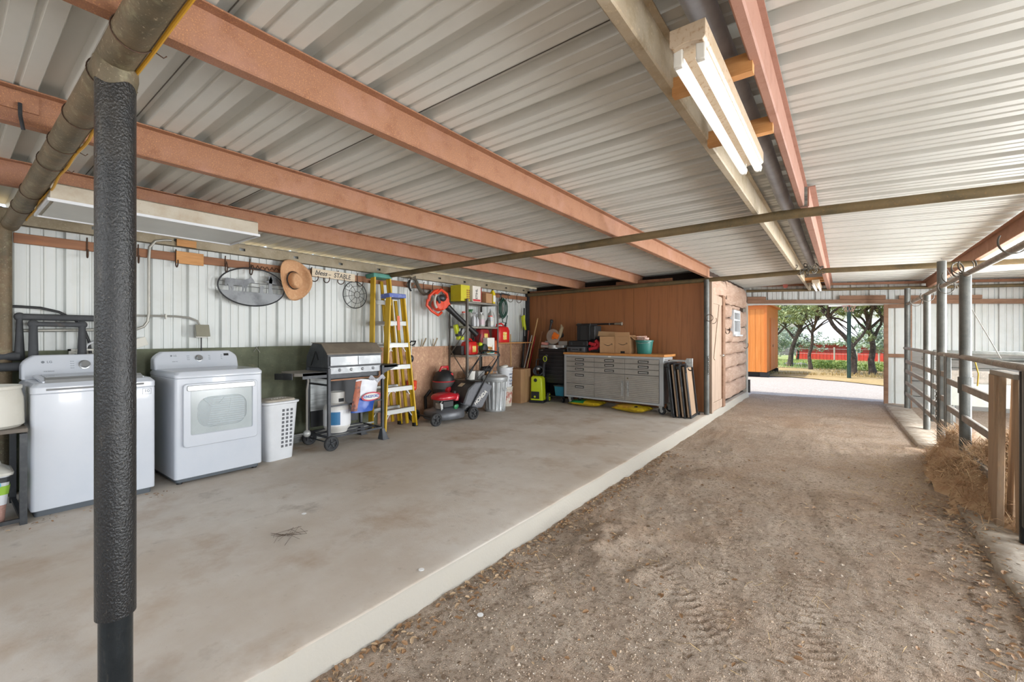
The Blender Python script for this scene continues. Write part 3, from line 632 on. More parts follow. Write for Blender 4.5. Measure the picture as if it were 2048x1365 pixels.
# door: frame ring, outer glass, inner drum
dx, dw, dh, dcy, dcz = .0, .60, .555, .355, .60
def ringp(mb, o, i, x0, x1):
    O = [[(x, a, b) for a, b in o] for x in (x0, x1)]; I = [[(x, a, b) for a, b in i] for x in (x0, x1)]
    V = [[mb.v(p) for p in r] for r in (O[0], O[1], I[1], I[0])]; k = len(o)
    for A, B in zip(V, V[1:]+V[:1]):
        for j in range(k): mb.f([A[j], A[(j+1) % k], B[(j+1) % k], B[j]])
mb = MB(); ringp(mb, rrect(dw, dh, .03, 4, dcy, dcz), rrect(.50, .385, .012, 4, dcy+.005, dcz+.02), .0, .028)
dr = mb.build('door', m_enamel, t, bevel=.006)
MB().prism(rrect(.55, .05, .014, 3, dcy, dcz+.238), .027, .037, 'YZ').build('door_handle', m_sil, dr, bevel=.004, label='shiny grip bar along the door top')
mb = MB(); ringp(mb, rrect(.50, .385, .012, 8, dcy+.005, dcz+.02), rrect(.40, .275, .10, 8, dcy+.005, dcz+.015), .012, .018)
mb.build('door_pane_border', mat('grey_pane_border', '#a9b0b1', .15), dr)
MB().prism(rrect(.42, .29, .10, 8, dcy+.005, dcz+.015), .010, .016, 'YZ').build('door_glass', m_glass, dr, label='clear door glass with the drum behind it')
mb = MB(); 
mb.prism(rrect(.44, .31, .11, 8, dcy+.005, dcz+.015), .0012, .0025, 'YZ')
mb.build('drum_front', mat('drum_shadow_grey', '#62696c', .25, .6), dr)
mb = MB()
for k in range(12): mb.box(.003, .006, dcy-.11+.004*k, dcy+.19, dcz-.10+.02*k, dcz-.092+.02*k)
mb.tube([(.006, dcy-.14, dcz-.12), (.006, dcy-.02, dcz-.10), (.006, dcy+.06, dcz-.01), (.006, dcy+.08, dcz+.12)], .004, 6)
mb.tube([(.006, dcy-.14, dcz+.13), (.006, dcy-.09, dcz+.07), (.006, dcy-.02, dcz+.08), (.006, dcy+.02, dcz+.13)], .005, 6)
mb.build('drum_ribs', mat('drum_pale', '#8d9598', .3, .3), dr)

# ---------------------------------------------------------------- left edge: stand, tub, food bin
t = thing('metal_stand', 'dark steel stand holding the off white tub at the left edge', 'stand', (-4.80, .14, 0))
MB().box(-.40, .33, -.30, .255, .635, .662).build('stand_top', mat('dusty_stand_top', '#6f675e', .7, .2), t, bevel=.003)
for x, y in ((.30, .235), (-.36, .235), (.30, -.27), (-.36, -.27)): MB().box(x-.018, x+.018, y-.018, y+.018, .0, .625).build('leg', m_dgrey, t)
mb = MB().box(-.36, .30, .222, .248, .02, .045).box(.288, .312, -.27, .235, .02, .045); mb.build('foot_rail', m_dgrey, t)
t = thing('white_tub', 'round off white plastic tub standing on the steel stand at the left edge', 'tub', (-4.655, .225, .663))
MB().lathe([(.15, 0), (.172, .02), (.168, .20), (.155, .255), (.150, .27), (.143, .27), (.143, .24), (.0, .235)], n=36).build('tub_body', m_offwhite, t)
MB().lathe([(.155, .262), (.160, .268), (.160, .285), (.152, .29), (.142, .285), (.142, .27)], n=36, cap=False).build('tub_rim', m_offwhite, t)
t = thing('food_container', 'clear pet food container with green label and white lid below the tub', 'container', (-4.66, .20, 0))
mb = MB()
def tap(w0, d0, w1, d1, z0, z1, r=.03): return [[(a, b, z) for a, b in rrect(w, d, r, 4)] for w, d, z in ((w0, d0, z0), (w1, d1, z1))]
mb.loft(tap(.19, .19, .25, .24, .0, .34)); mb.build('bin_body', mat('kibble_behind_plastic', '#a78175', .5, 0, [(70, '#8a655b', .5, .7), (90, '#c3a092', .6, .75)]), t)
mb = MB().loft(tap(.216, .216, .252, .242, .145, .345)); mb.build('bin_label', m_wplastic, t, label='white paper label band')
mb = MB().loft(tap(.2535, .2435, .256, .246, .30, .335)); mb.build('dark_band', m_dgrey, t)
mb = MB().loft(tap(.2325, .231, .2475, .2435, .215, .275)); mb.build('green_band', mat('green_label', '#8fb83a', .5), t)
mb = MB(FX(.1245, -.04, .252)); mb.text('vittles', .045, Matrix.Identity(4), .001, bold=.001).text('vault', .04, Matrix.Translation((0.01, -.032, 0)), .001, bold=.001); mb.build('label_print', m_paper, t)
mb = MB(FX(.127, .05, .288)); mb.lathe([(.028, 0), (.028, .002)], n=20); mb.build('label_oval', mat('label_blue', '#5fa9c4', .5), t)
mb = MB().loft(tap(.28, .27, .285, .275, .345, .365)).loft(tap(.27, .26, .17, .17, .365, .405)).lathe([(.085, .40), (.085, .425), (.07, .43)], n=28); mb.build('bin_lid', m_offwhite, t, bevel=.003)

# laundry basket
t = thing('laundry_basket', 'tall white plastic laundry hamper with rows of square holes, right of the dryer', 'basket', (-4.80, 2.195, 0), .10)
hm_ = MB()
def hamper(mb):
    H_, nz = .60, 26
    W0, W1, D0, D1 = .28, .36, .20, .27
    def pt(s_, k):     # s_ around 0..1, k height
        w, d = W0+(W1-W0)*k, D0+(D1-D0)*k
        P = rrect(d, w, .06, 5); n = len(P); f = s_*n; i = int(f) % n; q = f-int(f); a, b = P[i], P[(i+1) % n]; return (a[0]+(b[0]-a[0])*q, a[1]+(b[1]-a[1])*q, .0+H_*k)
    P0_, P1_ = rrect(D0, W0, .05, 5), rrect(D1, W1, .06, 5)
    mb.loft([[(a, b, 0) for a, b in P0_], [(a, b, H_*.98) for a, b in P1_]])
hamper(hm_); hm_.build('hamper_body', m_wplastic, t, bevel=.003)
for yy in range(3):            # the square openings
    mb = MB()
    for k in range(10):
        z = .14+.042*k; x = .100+(.135-.100)*z/.6+.0006; y = .005+.045*yy; tilt = (.135-.1)/.6
        mb.box(x-.002, x+.0012, y-.013, y+.013, z-.013, z+.013)
    mb.build('hole_row', mat('dark_hole', '#5b5c60', .7), t)
mb = MB().loft([[(a, b, z) for a, b in rrect(.275+e, .37+e, .06, 5)] for z, e in ((.585, 0), (.595, .02), (.61, .02), (.615, .0))]); mb.build('hamper_rim', m_wplastic, t)
mb = MB().loft([[(a, b, z) for a, b in rrect(.25-e, .34-e, .06, 5)] for z, e in ((.612, 0), (.632, .02), (.64, .07))]); lidh = mb.build('hamper_lid', mat('dusty_lid', '#a39a8c', .6, 0, [(6, '#c2bdb2', .45, .7)]), t)
mb = MB()
for k in range(6): mb.box(-.05, .05, -.08+.03*k, -.065+.03*k, .639, .6425)
mb.build('lid_slots', m_paper, lidh)
# ================================================================ WALL DECORATIONS
# oval metal art with a horse, fence and dog cut from sheet
t = thing('oval_wall_art', 'black oval metal art with a horse silhouette hanging from the hook board', 'wall art', (-5.40, 2.215, 1.86))
A_, B_ = .355, .215
MB().tube([(0, A_*cos(a), B_*sin(a)) for a in [2*pi*j/64 for j in range(64)]], .008, 8, closed=True).build('oval_rim', m_dgrey, t)
m_sil2 = mat('brushed_dark_sheet', '#6d6f71', .45, .5, [(6, '#4b4d4f', .45, .7)])
def sil(poly, x0=-.003, x1=.003, name='cut_out', m=m_sil2): return MB().prism(poly, x0, x1, 'YZ').build(name, m, t)
g = [(A_*cos(R(a)), B_*sin(R(a))) for a in range(198, 343, 8)]; sil(g+[(A_*.95, -.062), (-A_*.95, -.055)], name='ground_sheet')
horse = [(-.285, .075), (-.26, .082), (-.20, .078), (-.14, .07), (-.08, .078), (-.035, .10), (-.02, .118), (-.012, .105), (.005, .085), (.02, .055), (.012, .042), (-.005, .050), (-.03, .045), (-.05, .025), (-.06, .005), (-.068, -.03), (-.07, -.058), (-.085, -.058), (-.083, -.03), (-.09, 0), (-.10, -.058), (-.115, -.058), (-.112, -.02), (-.12, .008), (-.17, .005), (-.205, .010), (-.20, -.03), (-.205, -.056), (-.22, -.056), (-.225, -.02), (-.235, -.01), (-.23, -.056), (-.246, -.056), (-.25, -.01), (-.262, .02), (-.275, -.01), (-.285, -.012), (-.287, .03)]
sil(horse, name='horse_shape')
sil([(.07, -.058), (.075, .0), (.085, .02), (.105, .025), (.12, .015), (.115, -.005), (.11, -.03), (.112, -.058)], name='dog_shape')
sil([(.17, -.06), (.175, .10), (.165, .14), (.20, .14), (.215, .10), (.205, .0), (.225, -.06)], name='tree_trunk_shape')
sil([(.11, .075), (.17, .09), (.20, .15), (.26, .13), (.32, .07), (.335, .03), (.25, .05), (.16, .065)], name='tree_crown_shape')
mb = MB()
for z in (.045, .0): mb.tube([(0, -A_*.96, z), (0, A_*.96, z)], .003, 6)
mb.build('fence_wire', m_dgrey, t)
mb = MB()
for y in (-.265, -.015): mb.tube([(.0, y-.02, .17), (-.01, y, .26), (-.01, y+.01, .20), (0, y+.02, .19)], .005, 6)
mb.build('hanging_wire', m_rebar, t)
tag(MB().tube([(-5.445, 2.22+.016*k+.004*sin(k*5), 2.10+.022*sin(k*1.9)) for k in range(22)], .004, 6).build('wire_coil', m_rebar), 'coil of rusty wire on the hook board above the oval metal art', 'wire')
# straw hat: brim against the wall, crown outwards
m_straw = mat('straw', '#c79a72', .8, 0, [(4, '#b98a62', .4, .7), (40, '#d9b48e', .5, .8), (25, '#a97c55', .68, .8)], (60, .3))
t = thing('straw_hat', 'woven straw cowboy hat hanging between the oval art and the lettered sign', 'hat', (-5.40, 2.68, 1.985), rot=(.30, .12, 0))
mb = MB(); n = 40; rings = []
def brim(a, k):
    ry, rz = .185+.0*k, .255; r = .45+.55*k; y, z = ry*cos(a)*r, rz*sin(a)*r
    curl = .10*(abs(cos(a))**2)*k*k - .03*abs(sin(a))**3*k
    return (curl, y, z)
V = [[mb.v(brim(2*pi*j/n, k/5)) for j in range(n)] for k in range(6)]
for A, B in zip(V, V[1:]):
    for j in range(n): mb.f([A[j], A[(j+1) % n], B[(j+1) % n], B[j]])
bo = mb.build('brim', m_straw, t, smooth=80); s_ = bo.modifiers.new('t', 'SOLIDIFY'); s_.thickness = .005
mb = MB(); rings = []
for k, (h, f) in enumerate(((0, 1.0), (.03, .97), (.07, .90), (.10, .80), (.115, .62), (.105, .40))):
    rings.append([(h-.02*math.exp(-(cos(2*pi*j/n)/.35)**2)*(1 if k > 3 else 0), .078*cos(2*pi*j/n)*f, .105*sin(2*pi*j/n)*f) for j in range(n)])
mb.loft(rings); mb.build('crown', m_straw, t, smooth=80)
MB().tube([(.016, .079*cos(2*pi*j/n), .106*sin(2*pi*j/n)) for j in range(n)], .006, 6, closed=True).build('hat_band', m_black, t, label='thin dark hat band')
# lettered sign
t = thing('stable_sign', 'pale wooden sign with black lettering laid over the hook board', 'sign', (-5.425, 3.24, 2.115), rot=(-.02, 0, 0))
MB().box(-.012, 0, -.31, .31, -.052, .052).build('sign_board', mat('pale_sign_board', '#d2c3ab', .7, 0, [(20, '#bfae95', .5, .75, (1, .1, 2))]), t, bevel=.002)
mb = MB().text('bless', .085, FX(.001, -.19, .0), shear=.3, bold=.0015).text('our', .028, FX(.001, -.07, -.006), shear=.3).text('STABLE', .088, FX(.001, .115, -.004), shear=.15, sx=.86, bold=.001)
mb.build('lettering', m_black, t, label='black painted words')
# wire fan guard
t = thing('fan_guard', 'round black wire fan guard hanging beside the tall ladder', 'fan guard', (-5.44, 3.56, 1.875))
mb = MB().tube([(0, .185*cos(a), .185*sin(a)) for a in [2*pi*j/40 for j in range(40)]], .006, 7, closed=True); mb.build('outer_ring', m_black, t)
mb = MB().tube([(.05, .045*cos(a), .045*sin(a)) for a in [2*pi*j/20 for j in range(20)]], .004, 6, closed=True).tube([(.02, -.12+.022*cos(a), .12+.022*sin(a)) for a in [2*pi*j/14 for j in range(14)]], .003, 6, closed=True)
mb.tube([(.035, .12*cos(a), .12*sin(a)) for a in [2*pi*j/30 for j in range(30)]], .003, 6, closed=True); mb.build('inner_ring', m_black, t)
mb = MB()
for k in range(10):
    a = 2*pi*k/10+.2; mb.tube([(.05, .045*cos(a), .045*sin(a)), (.045, .11*cos(a), .11*sin(a)), (0, .185*cos(a), .185*sin(a))], .003, 5)
mb.build('spokes', m_black, t)
# ================================================================ LADDERS (closed, leaning on the wall)
m_alu = mat('aluminium', '#a3a4a1', .4, .4, [(12, '#a09f9a', .5, .8)])
def ladder(name, label, loc, rot, H, w0, w1, n, topm, steps_m, sup=None):
    t = thing(name, label, 'ladder', loc, rot=rot)
    for s_ in (-1, 1):
        mb = MB().bar((0, s_*w0/2, 0), (0, s_*w1/2, H), .022, .095, (1, 0, 0)).bar((-.02, s_*(w0/2-.012), 0), (-.02, s_*(w1/2-.012), H), .022, .014, (1, 0, 0)); mb.build('front_rail', m_yellow, t, bevel=.002)
    for s_ in (-1, 1):
        MB().bar((-.10, s_*(w0/2-.055), .03), (-.10, s_*(w1/2-.05), H-.04), .04, .03, (1, 0, 0)).build('rear_rail', m_yellow, t, bevel=.002)
    for k in range(n):
        z = .27+.305*k
        if z > H-.2: break
        w = w0+(w1-w0)*z/H
        st = MB().box(-.045, .04, -w/2+.01, w/2-.01, z, z+.008).box(.028, .04, -w/2+.01, w/2-.01, z-.055, z+.008).build('step', steps_m, t)
        if k in (0, 1, 3):
            for s_ in (-1, 1): MB().bar((.0, s_*(w/2-.03), z-.12), (.0, s_*(w/2-.11), z-.01), .004, .014).build('brace', m_alu, st)
    MB().box(-.15, .05, -w1/2-.025, w1/2+.025, H-.015, H+.045).build('top_cap', topm, t, bevel=.008, label='moulded top cap')
    for s_ in (-1, 1): MB().box(-.03, .035, s_*w0/2-.03, s_*w0/2+.03, -.012, .04).build('foot', m_black, t, bevel=.004)
    return t
m_cap1 = mat('faded_green_cap', '#4f8f80', .5, 0, [(12, '#3c7266', .5, .8)]); m_cap2 = mat('paint_spattered_blue_cap', '#5566a8', .5, 0, [(25, '#8c93b5', .5, .7), (12, '#3c4a86', .6, .8)])
la = ladder('step_ladder', 'tall yellow step ladder with a green top, leaning on the wall behind the shorter one', (-5.20, 3.90, .012), (0, -.055, 0), 2.14, .50, .26, 7, m_cap1, m_alu)
lb = ladder('step_ladder', 'shorter yellow step ladder with a paint spattered blue top, in front of the tall one', (-4.93, 3.93, .012), (0, -.05, .0), 1.84, .54, .24, 6, m_cap2, m_alu)
MB().obox((.045, .0, 1.47), (.004, .045, .20)).build('warning_label', mat('orange_label', '#d0623a', .5), lb, label='orange and white sticker')
# string trimmer hanging by the strap
t = thing('string_trimmer', 'long string trimmer with an orange engine hanging engine down beside the ladders', 'trimmer', (-5.36, 4.50, 0), rot=(.012, 0, 0))
MB().tube([(0, 0, 2.14), (0, 0, .62)], .0125, 10).build('shaft', mat('pale_shaft', '#b3aea4', .4, .5), t)
MB().obox((.01, .0, .54), (.12, .12, .15), (0, .1, .1)).ball((.02, 0, .50), (.075, .07, .06)).build('engine', m_orange, t, bevel=.02)
MB().box(-.05, .06, -.07, .02, .42, .49).build('fuel_tank', m_wplastic, t, bevel=.01)
MB().lathe([(.02, .60), (.035, .64), (.03, .70), (.018, .76)], n=14).build('clutch_housing', m_dgrey, t)
MB().tube([(0, -.0, 1.16), (.03, -.07, 1.18), (.06, -.04, 1.22), (.05, .05, 1.22), (0, .07, 1.17), (0, .0, 1.15)], .011, 8).build('loop_handle', m_black, t)
MB().ball((0, 0, .95), (.035, .045, .06)).build('throttle_grip', m_dgrey, t)
mb = MB().tube([(.01, -.02, 2.17), (.03, -.05, 2.12), (.02, -.04, 2.05), (.01, 0, 2.0)], .018, 8, flat=.4); mb.build('hanging_strap', m_dgrey, t)
mb = MB(); pts = [(-5.40, 4.45, 2.12), (-5.37, 4.50, 2.20), (-5.36, 4.58, 2.19), (-5.36, 4.62, 2.10), (-5.36, 4.68, 2.02), (-5.37, 4.78, 1.97), (-5.39, 4.88, 1.99), (-5.42, 4.95, 2.05)]
mb.tube(pts, .028, 10, flat=.45).tube([(-5.40, 4.44, 2.10), (-5.35, 4.46, 2.17), (-5.35, 4.56, 2.23), (-5.38, 4.60, 2.15), (-5.38, 4.52, 2.06), (-5.40, 4.44, 2.10)], .02, 8, flat=.5)
tag(mb.build('webbing_strap', mat('dark_webbing', '#5a5449', .85), smooth=70), 'dark webbing strap looped on the hook board above the trimmer', 'strap')
# leaf blower
t = thing('leaf_blower', 'orange leaf blower with a long black nozzle hanging on the hook board', 'leaf blower', (-5.26, 4.98, 1.86))
mb = MB().tube([(0, -.10, .10), (.03, .02, .20), (.02, .16, .14), (0, .20, .03)], [.028, .026, .026, .03], 10).tube([(0, -.22, 0), (.02, -.22, .08), (.02, -.12, .16), (0, -.02, .19)], .026, 10); mb.build('handle_frame', m_orange, t)
mb = MB().lathe([(.0, -.07), (.085, -.07), (.105, -.03), (.105, .03), (.08, .07), (.0, .075)], (0, -.02, -.05), 24, 'X').obox((.0, .09, -.03), (.13, .20, .15), (.5, 0, 0)); mb.build('fan_housing', m_orange, t, bevel=.01)
mb = MB(); mb.tube([(.09, -.10+.075*cos(R(a)), .0+.115*sin(R(a))) for a in range(120, 260, 14)], .02, 8); mb.build('pale_guard', mat('pale_grey_guard', '#b9b5ab', .5), t)
MB().ball((.06, .02, .06), (.05, .08, .06)).obox((.05, -.07, .03), (.07, .05, .13), (.4, 0, 0)).build('engine_cover', m_dgrey, t, bevel=.01)
MB().tube([(0, -.24, .02), (0, -.26, -.07), (.02, -.17, -.16), (.02, -.03, -.22), (0, .06, -.17)], .022, 8).build('lower_frame', m_orange, t)
MB().tube([(.03, .16, -.07), (.08, .30, -.20), (.19, .50, -.40), (.27, .63, -.54)], [.055, .044, .040, .046], 16).build('nozzle', m_black, t)
# small brackets on top of the board
for i, y in enumerate((4.80, 5.05)):
    mb = MB().bar((-5.485, y, 1.13), (-5.44, y-.02, 1.25), .01, .022).bar((-5.485, y+.03, 1.13), (-5.43, y+.06, 1.27), .01, .02)
    tag(mb.build('wall_bracket', m_galv), ('left one of two small metal brackets standing above the particle board', 'right one of two small metal brackets standing above the particle board')[i], 'bracket', 'brackets above the particle board')

# ================================================================ GRILL
GX, GY = -4.62, 2.69
t = thing('charcoal_grill', 'dark steel barrel grill cart with side shelves against the green board', 'grill', (GX, GY, 0))
m_gr = mat('dusty_grill_paint', '#44464a', .5, .3, [(8, '#585a5c', .5, .8), (3, '#2f3033', .4, .7)]); m_gtop = mat('dusty_hood_top', '#6a6155', .7, .1, [(5, '#7a7062', .45, .7)]); m_gfront = mat('worn_grill_front', '#6f7173', .35, .6, [(5, '#8f9190', .45, .7), (2.5, '#3c3d40', .55, .8)])
W = .72
hood = MB().prism([(-.02, 1.085), (-.02, 1.10), (-.14, 1.205), (-.36, 1.215), (-.49, 1.06), (-.50, .93), (-.02, .93)], 0, W, 'XZ').build('hood', m_gr, t, bevel=.006)
MB().prism([(-.012, 1.085), (-.012, 1.10), (-.135, 1.212), (-.36, 1.222), (-.36, 1.216), (-.14, 1.204), (-.022, 1.095), (-.022, 1.085)], -.012, W+.012, 'XZ').build('hood_top', m_gtop, hood, label='dusty brown top of the hood')
MB().bar((-.28, -.006, 1.12), (-.22, -.006, 1.02), .004, .014).bar((-.28, -.006, 1.12), (-.38, -.006, .95), .004, .014).build('hood_slot', m_black, hood)
MB().box(-.03, .0, .02, W-.02, .955, 1.065).build('front_panel', m_gfront, t, bevel=.004)
MB().box(.0, .004, W*.52, W*.525, .96, 1.06).build('panel_seam', m_black, t)
fp = MB().box(-.045, -.012, .02, W-.02, .86, .94).build('lower_front_panel', m_gfront, t, bevel=.004)
for k in range(4): MB().lathe([(.018, 0), (.018, .004), (.006, .008), (.006, .012)], (-.012, .14+.15*k, .905), 12, 'X').build('knob_plate', m_gfront, fp)
MB().box(-.46, -.04, .02, W-.02, .80, .95).build('firebox', m_gr, t, bevel=.01)
MB().box(-.03, -.01, .01, W-.01, .785, .80).build('rusty_edge', m_rust, t)
for nm, x, y, zb in (('leg', -.0, 0, .06), ('leg', 0, W, .02), ('leg', -.46, 0, .06), ('leg', -.46, W, .02)):
    lg = MB().box(x-.016, x+.016, y-.016, y+.016, zb, .93).build('leg', m_gr, t, bevel=.002)
    if y > 0: MB().loft([[(x-.02, y-.02, .14), (x+.02, y-.02, .14), (x+.02, y+.02, .14), (x-.02, y+.02, .14)], [(x-.05, y-.03, .02), (x+.05, y-.03, .02), (x+.05, y+.05, .02), (x-.05, y+.05, .02)], [(x-.05, y-.03, .0), (x+.06, y-.03, .0), (x+.06, y+.07, .0), (x-.05, y+.07, .0)]]).build('foot', m_gr, lg, bevel=.003)
# shelves
MB().prism([(-.48, -.02), (-.48, -.30), (-.32, -.36), (-.06, -.36), (.0, -.30), (.0, -.02)], .86, .895, 'XY').build('side_shelf', mat('dusty_shelf', '#837c71', .6, .3, [(5, '#6e6a64', .4, .7)]), t, bevel=.003, label='dusty left side shelf')
MB().prism([(0, .895), (0, .83), (-.012, .83), (-.012, .895)], -.30, -.02, 'XZ').bar((-.08, -.37, .86), (-.48, -.37, .84), .006, .07).build('shelf_skirt', m_gr, t)
MB().prism([(-.46, W+.02), (-.46, W+.22), (-.08, W+.30), (-.0, W+.24), (0, W+.02)], .90, .93, 'XY').prism([(W+.02, .93), (W+.28, .93), (W+.02, .83)], -.012, 0, 'YZ').build('side_shelf', m_gr, t, bevel=.003)
for z in (.15,):
    for a, b in (((0, 0, z), (0, W, z)), ((-.46, 0, z), (-.46, W, z)), ((0, 0, z), (-.46, 0, z)), ((0, W, z), (-.46, W, z)), ((-.15, 0, z), (-.15, W, z)), ((-.31, 0, z), (-.31, W, z))):
        MB().bar(a, b, .022, .022).build('rack_bar', m_gr, t)
MB().bar((0, 0, .50), (0, W, .50), .008, .018).bar((-.46, 0, .74), (0, 0, .74), .02, .02).build('cross_bar', m_gr, t)
MB().box(-.47, -.465, .04, W-.04, .20, .80).build('rear_panel', mat('dark_rear_panel', '#3d3e41', .5, .3), t)
MB().box(-.44, -.435, .02, .26, .40, .80).build('white_sheet', mat('pale_ribbed_sheet', '#b9bdbd', .5, 0, [(60, '#9ea2a3', .5, .6, (.1, .1, 1))]), t, label='pale ribbed sheet behind the tank')
def wheel(par, c, r, w, name='wheel', axis='X', m=m_tyre, hub=m_black, hm=None, spokes=5, hubr=.68):
    wo = MB().lathe([(r*.80, -w/2), (r*.96, -w/2), (r, -w/3), (r, w/3), (r*.96, w/2), (r*.80, w/2), (r*.74, 0)], c, 28, axis).build(name, m, par)
    mb = MB(); mb.lathe([(r*.18, -w*.55), (r*.2, -w*.3), (r*.2, w*.45), (r*.14, w*.6)], c, 14, axis)
    rim = [r*hubr+.0, r*.80]
    mb.lathe([(r*hubr, -w*.42), (r*.81, -w*.42), (r*.81, w*.42), (r*hubr, w*.42)], c, 28, axis, cap=False)
    for k in range(spokes):
        a = 2*pi*k/spokes+.3; d = (0, cos(a), sin(a)) if axis == 'X' else (cos(a), 0, sin(a))
        p = lambda q: tuple(c[i]+d[i]*q for i in range(3))
        mb.bar(p(r*.15), p(r*.78), w*.5, r*.16, (1, 0, 0) if axis == 'X' else (0, 1, 0))
    mb.build('hub', hub, wo, label=hm)
    return wo
wheel(t, (.02, .02, .085), .085, .035, hub=m_dgrey); wheel(t, (-.46, .02, .085), .085, .035, hub=m_dgrey)
MB().cyl((.02, .02, .085), (-.46, .02, .085), .008).build('axle', m_gr, t)
MB().tube([(-.10, -.20, .87), (-.09, -.19, .80), (-.10, -.20, .70), (-.10, -.20, .25)], .011, 8).build('gas_hose', mat('grey_hose', '#77736c', .5), t)
MB().ball((-.10, -.20, .22), (.04, .04, .04)).build('regulator', m_alu, t)
# propane tank on the rack
t = thing('propane_tank', 'white propane tank standing in the lower rack of the grill', 'propane tank', (-4.80, 2.90, .165))
m_tank = mat('scuffed_white_tank', '#d1cfca', .45, 0, [(5, '#bdb8ae', .45, .75)])
MB().lathe([(.0, .0), (.11, .0), (.12, .03), (.145, .055), (.152, .09), (.152, .27), (.14, .31), (.10, .345), (.03, .36), (0, .36)], n=36).build('tank_shell', m_tank, t)
MB().lathe([(.153, .085), (.153, .10), (.1535, .24), (.153, .27)], n=36, cap=False).build('tank_label', mat('tank_label_white', '#dadbdd', .4, 0, [(26, '#b88d8d', .66, .7, (1, 1, 4))]), t)
mb = MB(); V0 = [(.1545*cos(R(a)), .1545*sin(R(a))) for a in range(-60, -15, 6)]; mb.loft([[(x, y, .10) for x, y in V0]+[(x*.99, y*.99, .10) for x, y in V0[::-1]], [(x, y, .25) for x, y in V0]+[(x*.99, y*.99, .25) for x, y in V0[::-1]]]); mb.build('blue_label', mat('label_deep_blue', '#2f6f9c', .4), t, label='blue printed label')
mb = MB().lathe([(.088, .345), (.088, .47), (.075, .475), (.075, .345)], n=28, cap=False); mb.build('collar', m_tank, t)
MB().box(.075, .095, -.03, .03, .36, .40).build('collar_opening', m_black, t)
MB().cyl((0, 0, .35), (0, 0, .42), .02).cyl((0, 0, .42), (0, 0, .44), .035).build('valve', m_dgrey, t)
# charcoal bag
t = thing('charcoal_bag', 'blue and white charcoal bag hanging at the front right of the grill', 'bag', (-4.57, 3.06, .40), rot=(0, 0, 0))
def pillow(mb, pts_fn, nu=12, nv=10):
    for sgn in (1, -1):
        G_ = [[mb.v(pts_fn(i/nu, j/nv, sgn)) for j in range(nv+1)] for i in range(nu+1)]
        for a, b in zip(G_, G_[1:]):
            for j in range(nv): mb.f([a[j], a[j+1], b[j+1], b[j]])
def bagf(z0, z1, grow=0.0):
    def f_(u, v, s_):
        z = z0+(z1-z0)*v; q = z/.40; y = -.13+.30*u+.09*q+.02*(u-.5)*q; th = .055*max(0, (4*u*(1-u)))**.5*(1-.5*q)+grow
        return (s_*th+.012*noise.noise((u*4, z*12, 3)), y+.01*noise.noise((u*3, z*9, 1)), z+.012*sin(u*7)*q)
    return f_
mb = MB(); pillow(mb, bagf(0, .16)); bmesh.ops.remove_doubles(mb.b, verts=mb.b.verts[:], dist=.0005); mb.build('bag_lower', mat('blue_bag_print', '#2a52a8', .35, 0, [(6, '#21458f', .5, .7)]), t, smooth=80, label='blue lower half of the bag')
mb = MB(); pillow(mb, bagf(.16, .375)); mb.build('bag_upper', mat('white_bag_print', '#cfd0d6', .35, 0, [(5, '#b8bbc6', .5, .75)]), t, smooth=80, label='white upper half of the bag')
mb = MB(); pillow(mb, lambda u, v, s_: (bagf(.02, .36, .0015)(u*.20+.0, v, s_)[0], bagf(.02, .36)(u*.20, v, s_)[1]-.001, bagf(.02, .36)(u*.2, v, s_)[2]), 4, 8); mb.build('bag_side_picture', mat('brown_meat_print', '#a5583a', .4, 0, [(12, '#5b2f25', .5, .6), (9, '#d18b5a', .6, .8)]), t, smooth=80)
mb = MB(); pillow(mb, lambda u, v, s_: (.03*s_*(1-abs(2*v-1))+.01, .11+.22*u, .345+.05*v+.03*sin(u*9)), 8, 4); mb.build('rolled_top', mat('crumpled_bag_top', '#c9cbd3', .35), t, smooth=80)
mb = MB(Matrix.Translation((.062, .105, .175)) @ Euler((pi/2, 0, pi/2)).to_matrix().to_4x4() @ Euler((0, 0, .05)).to_matrix().to_4x4())
mb.lathe([(.085, 0), (.085, .004)], n=28, sx=1.55, sy=.62); ov = mb.build('brand_oval', mat('logo_red', '#b3213b', .4), t)
mb = MB(Matrix.Translation((.0665, .105, .175)) @ Euler((pi/2, 0, pi/2)).to_matrix().to_4x4())
mb.lathe([(.076, 0), (.076, .001)], n=28, sx=1.5, sy=.5); mb.build('oval_white', m_paper, ov)
MB().text('KINGSFORD', .046, Matrix.Translation((.069, .105, .176)) @ Euler((pi/2, 0, pi/2)).to_matrix().to_4x4(), sx=.85, bold=.001).build('brand_lettering', m_blue, ov)
# lengths of pipe behind the grill
rr = random.Random(3)
for i in range(5):
    tag(MB().tube([(-5.25+.03*i, 2.30+.02*i, .02+.028*i), (-5.2+.05*i, 3.55, .03+.03*i)], .012, 8).build('metal_tube', m_alu), ('bottom', 'second', 'third', 'fourth', 'topmost')[i]+(' one' if i in (0, 4) else '')+' of the pale tubes lying behind the grill wheels', 'tube', 'pale tubes behind the grill')
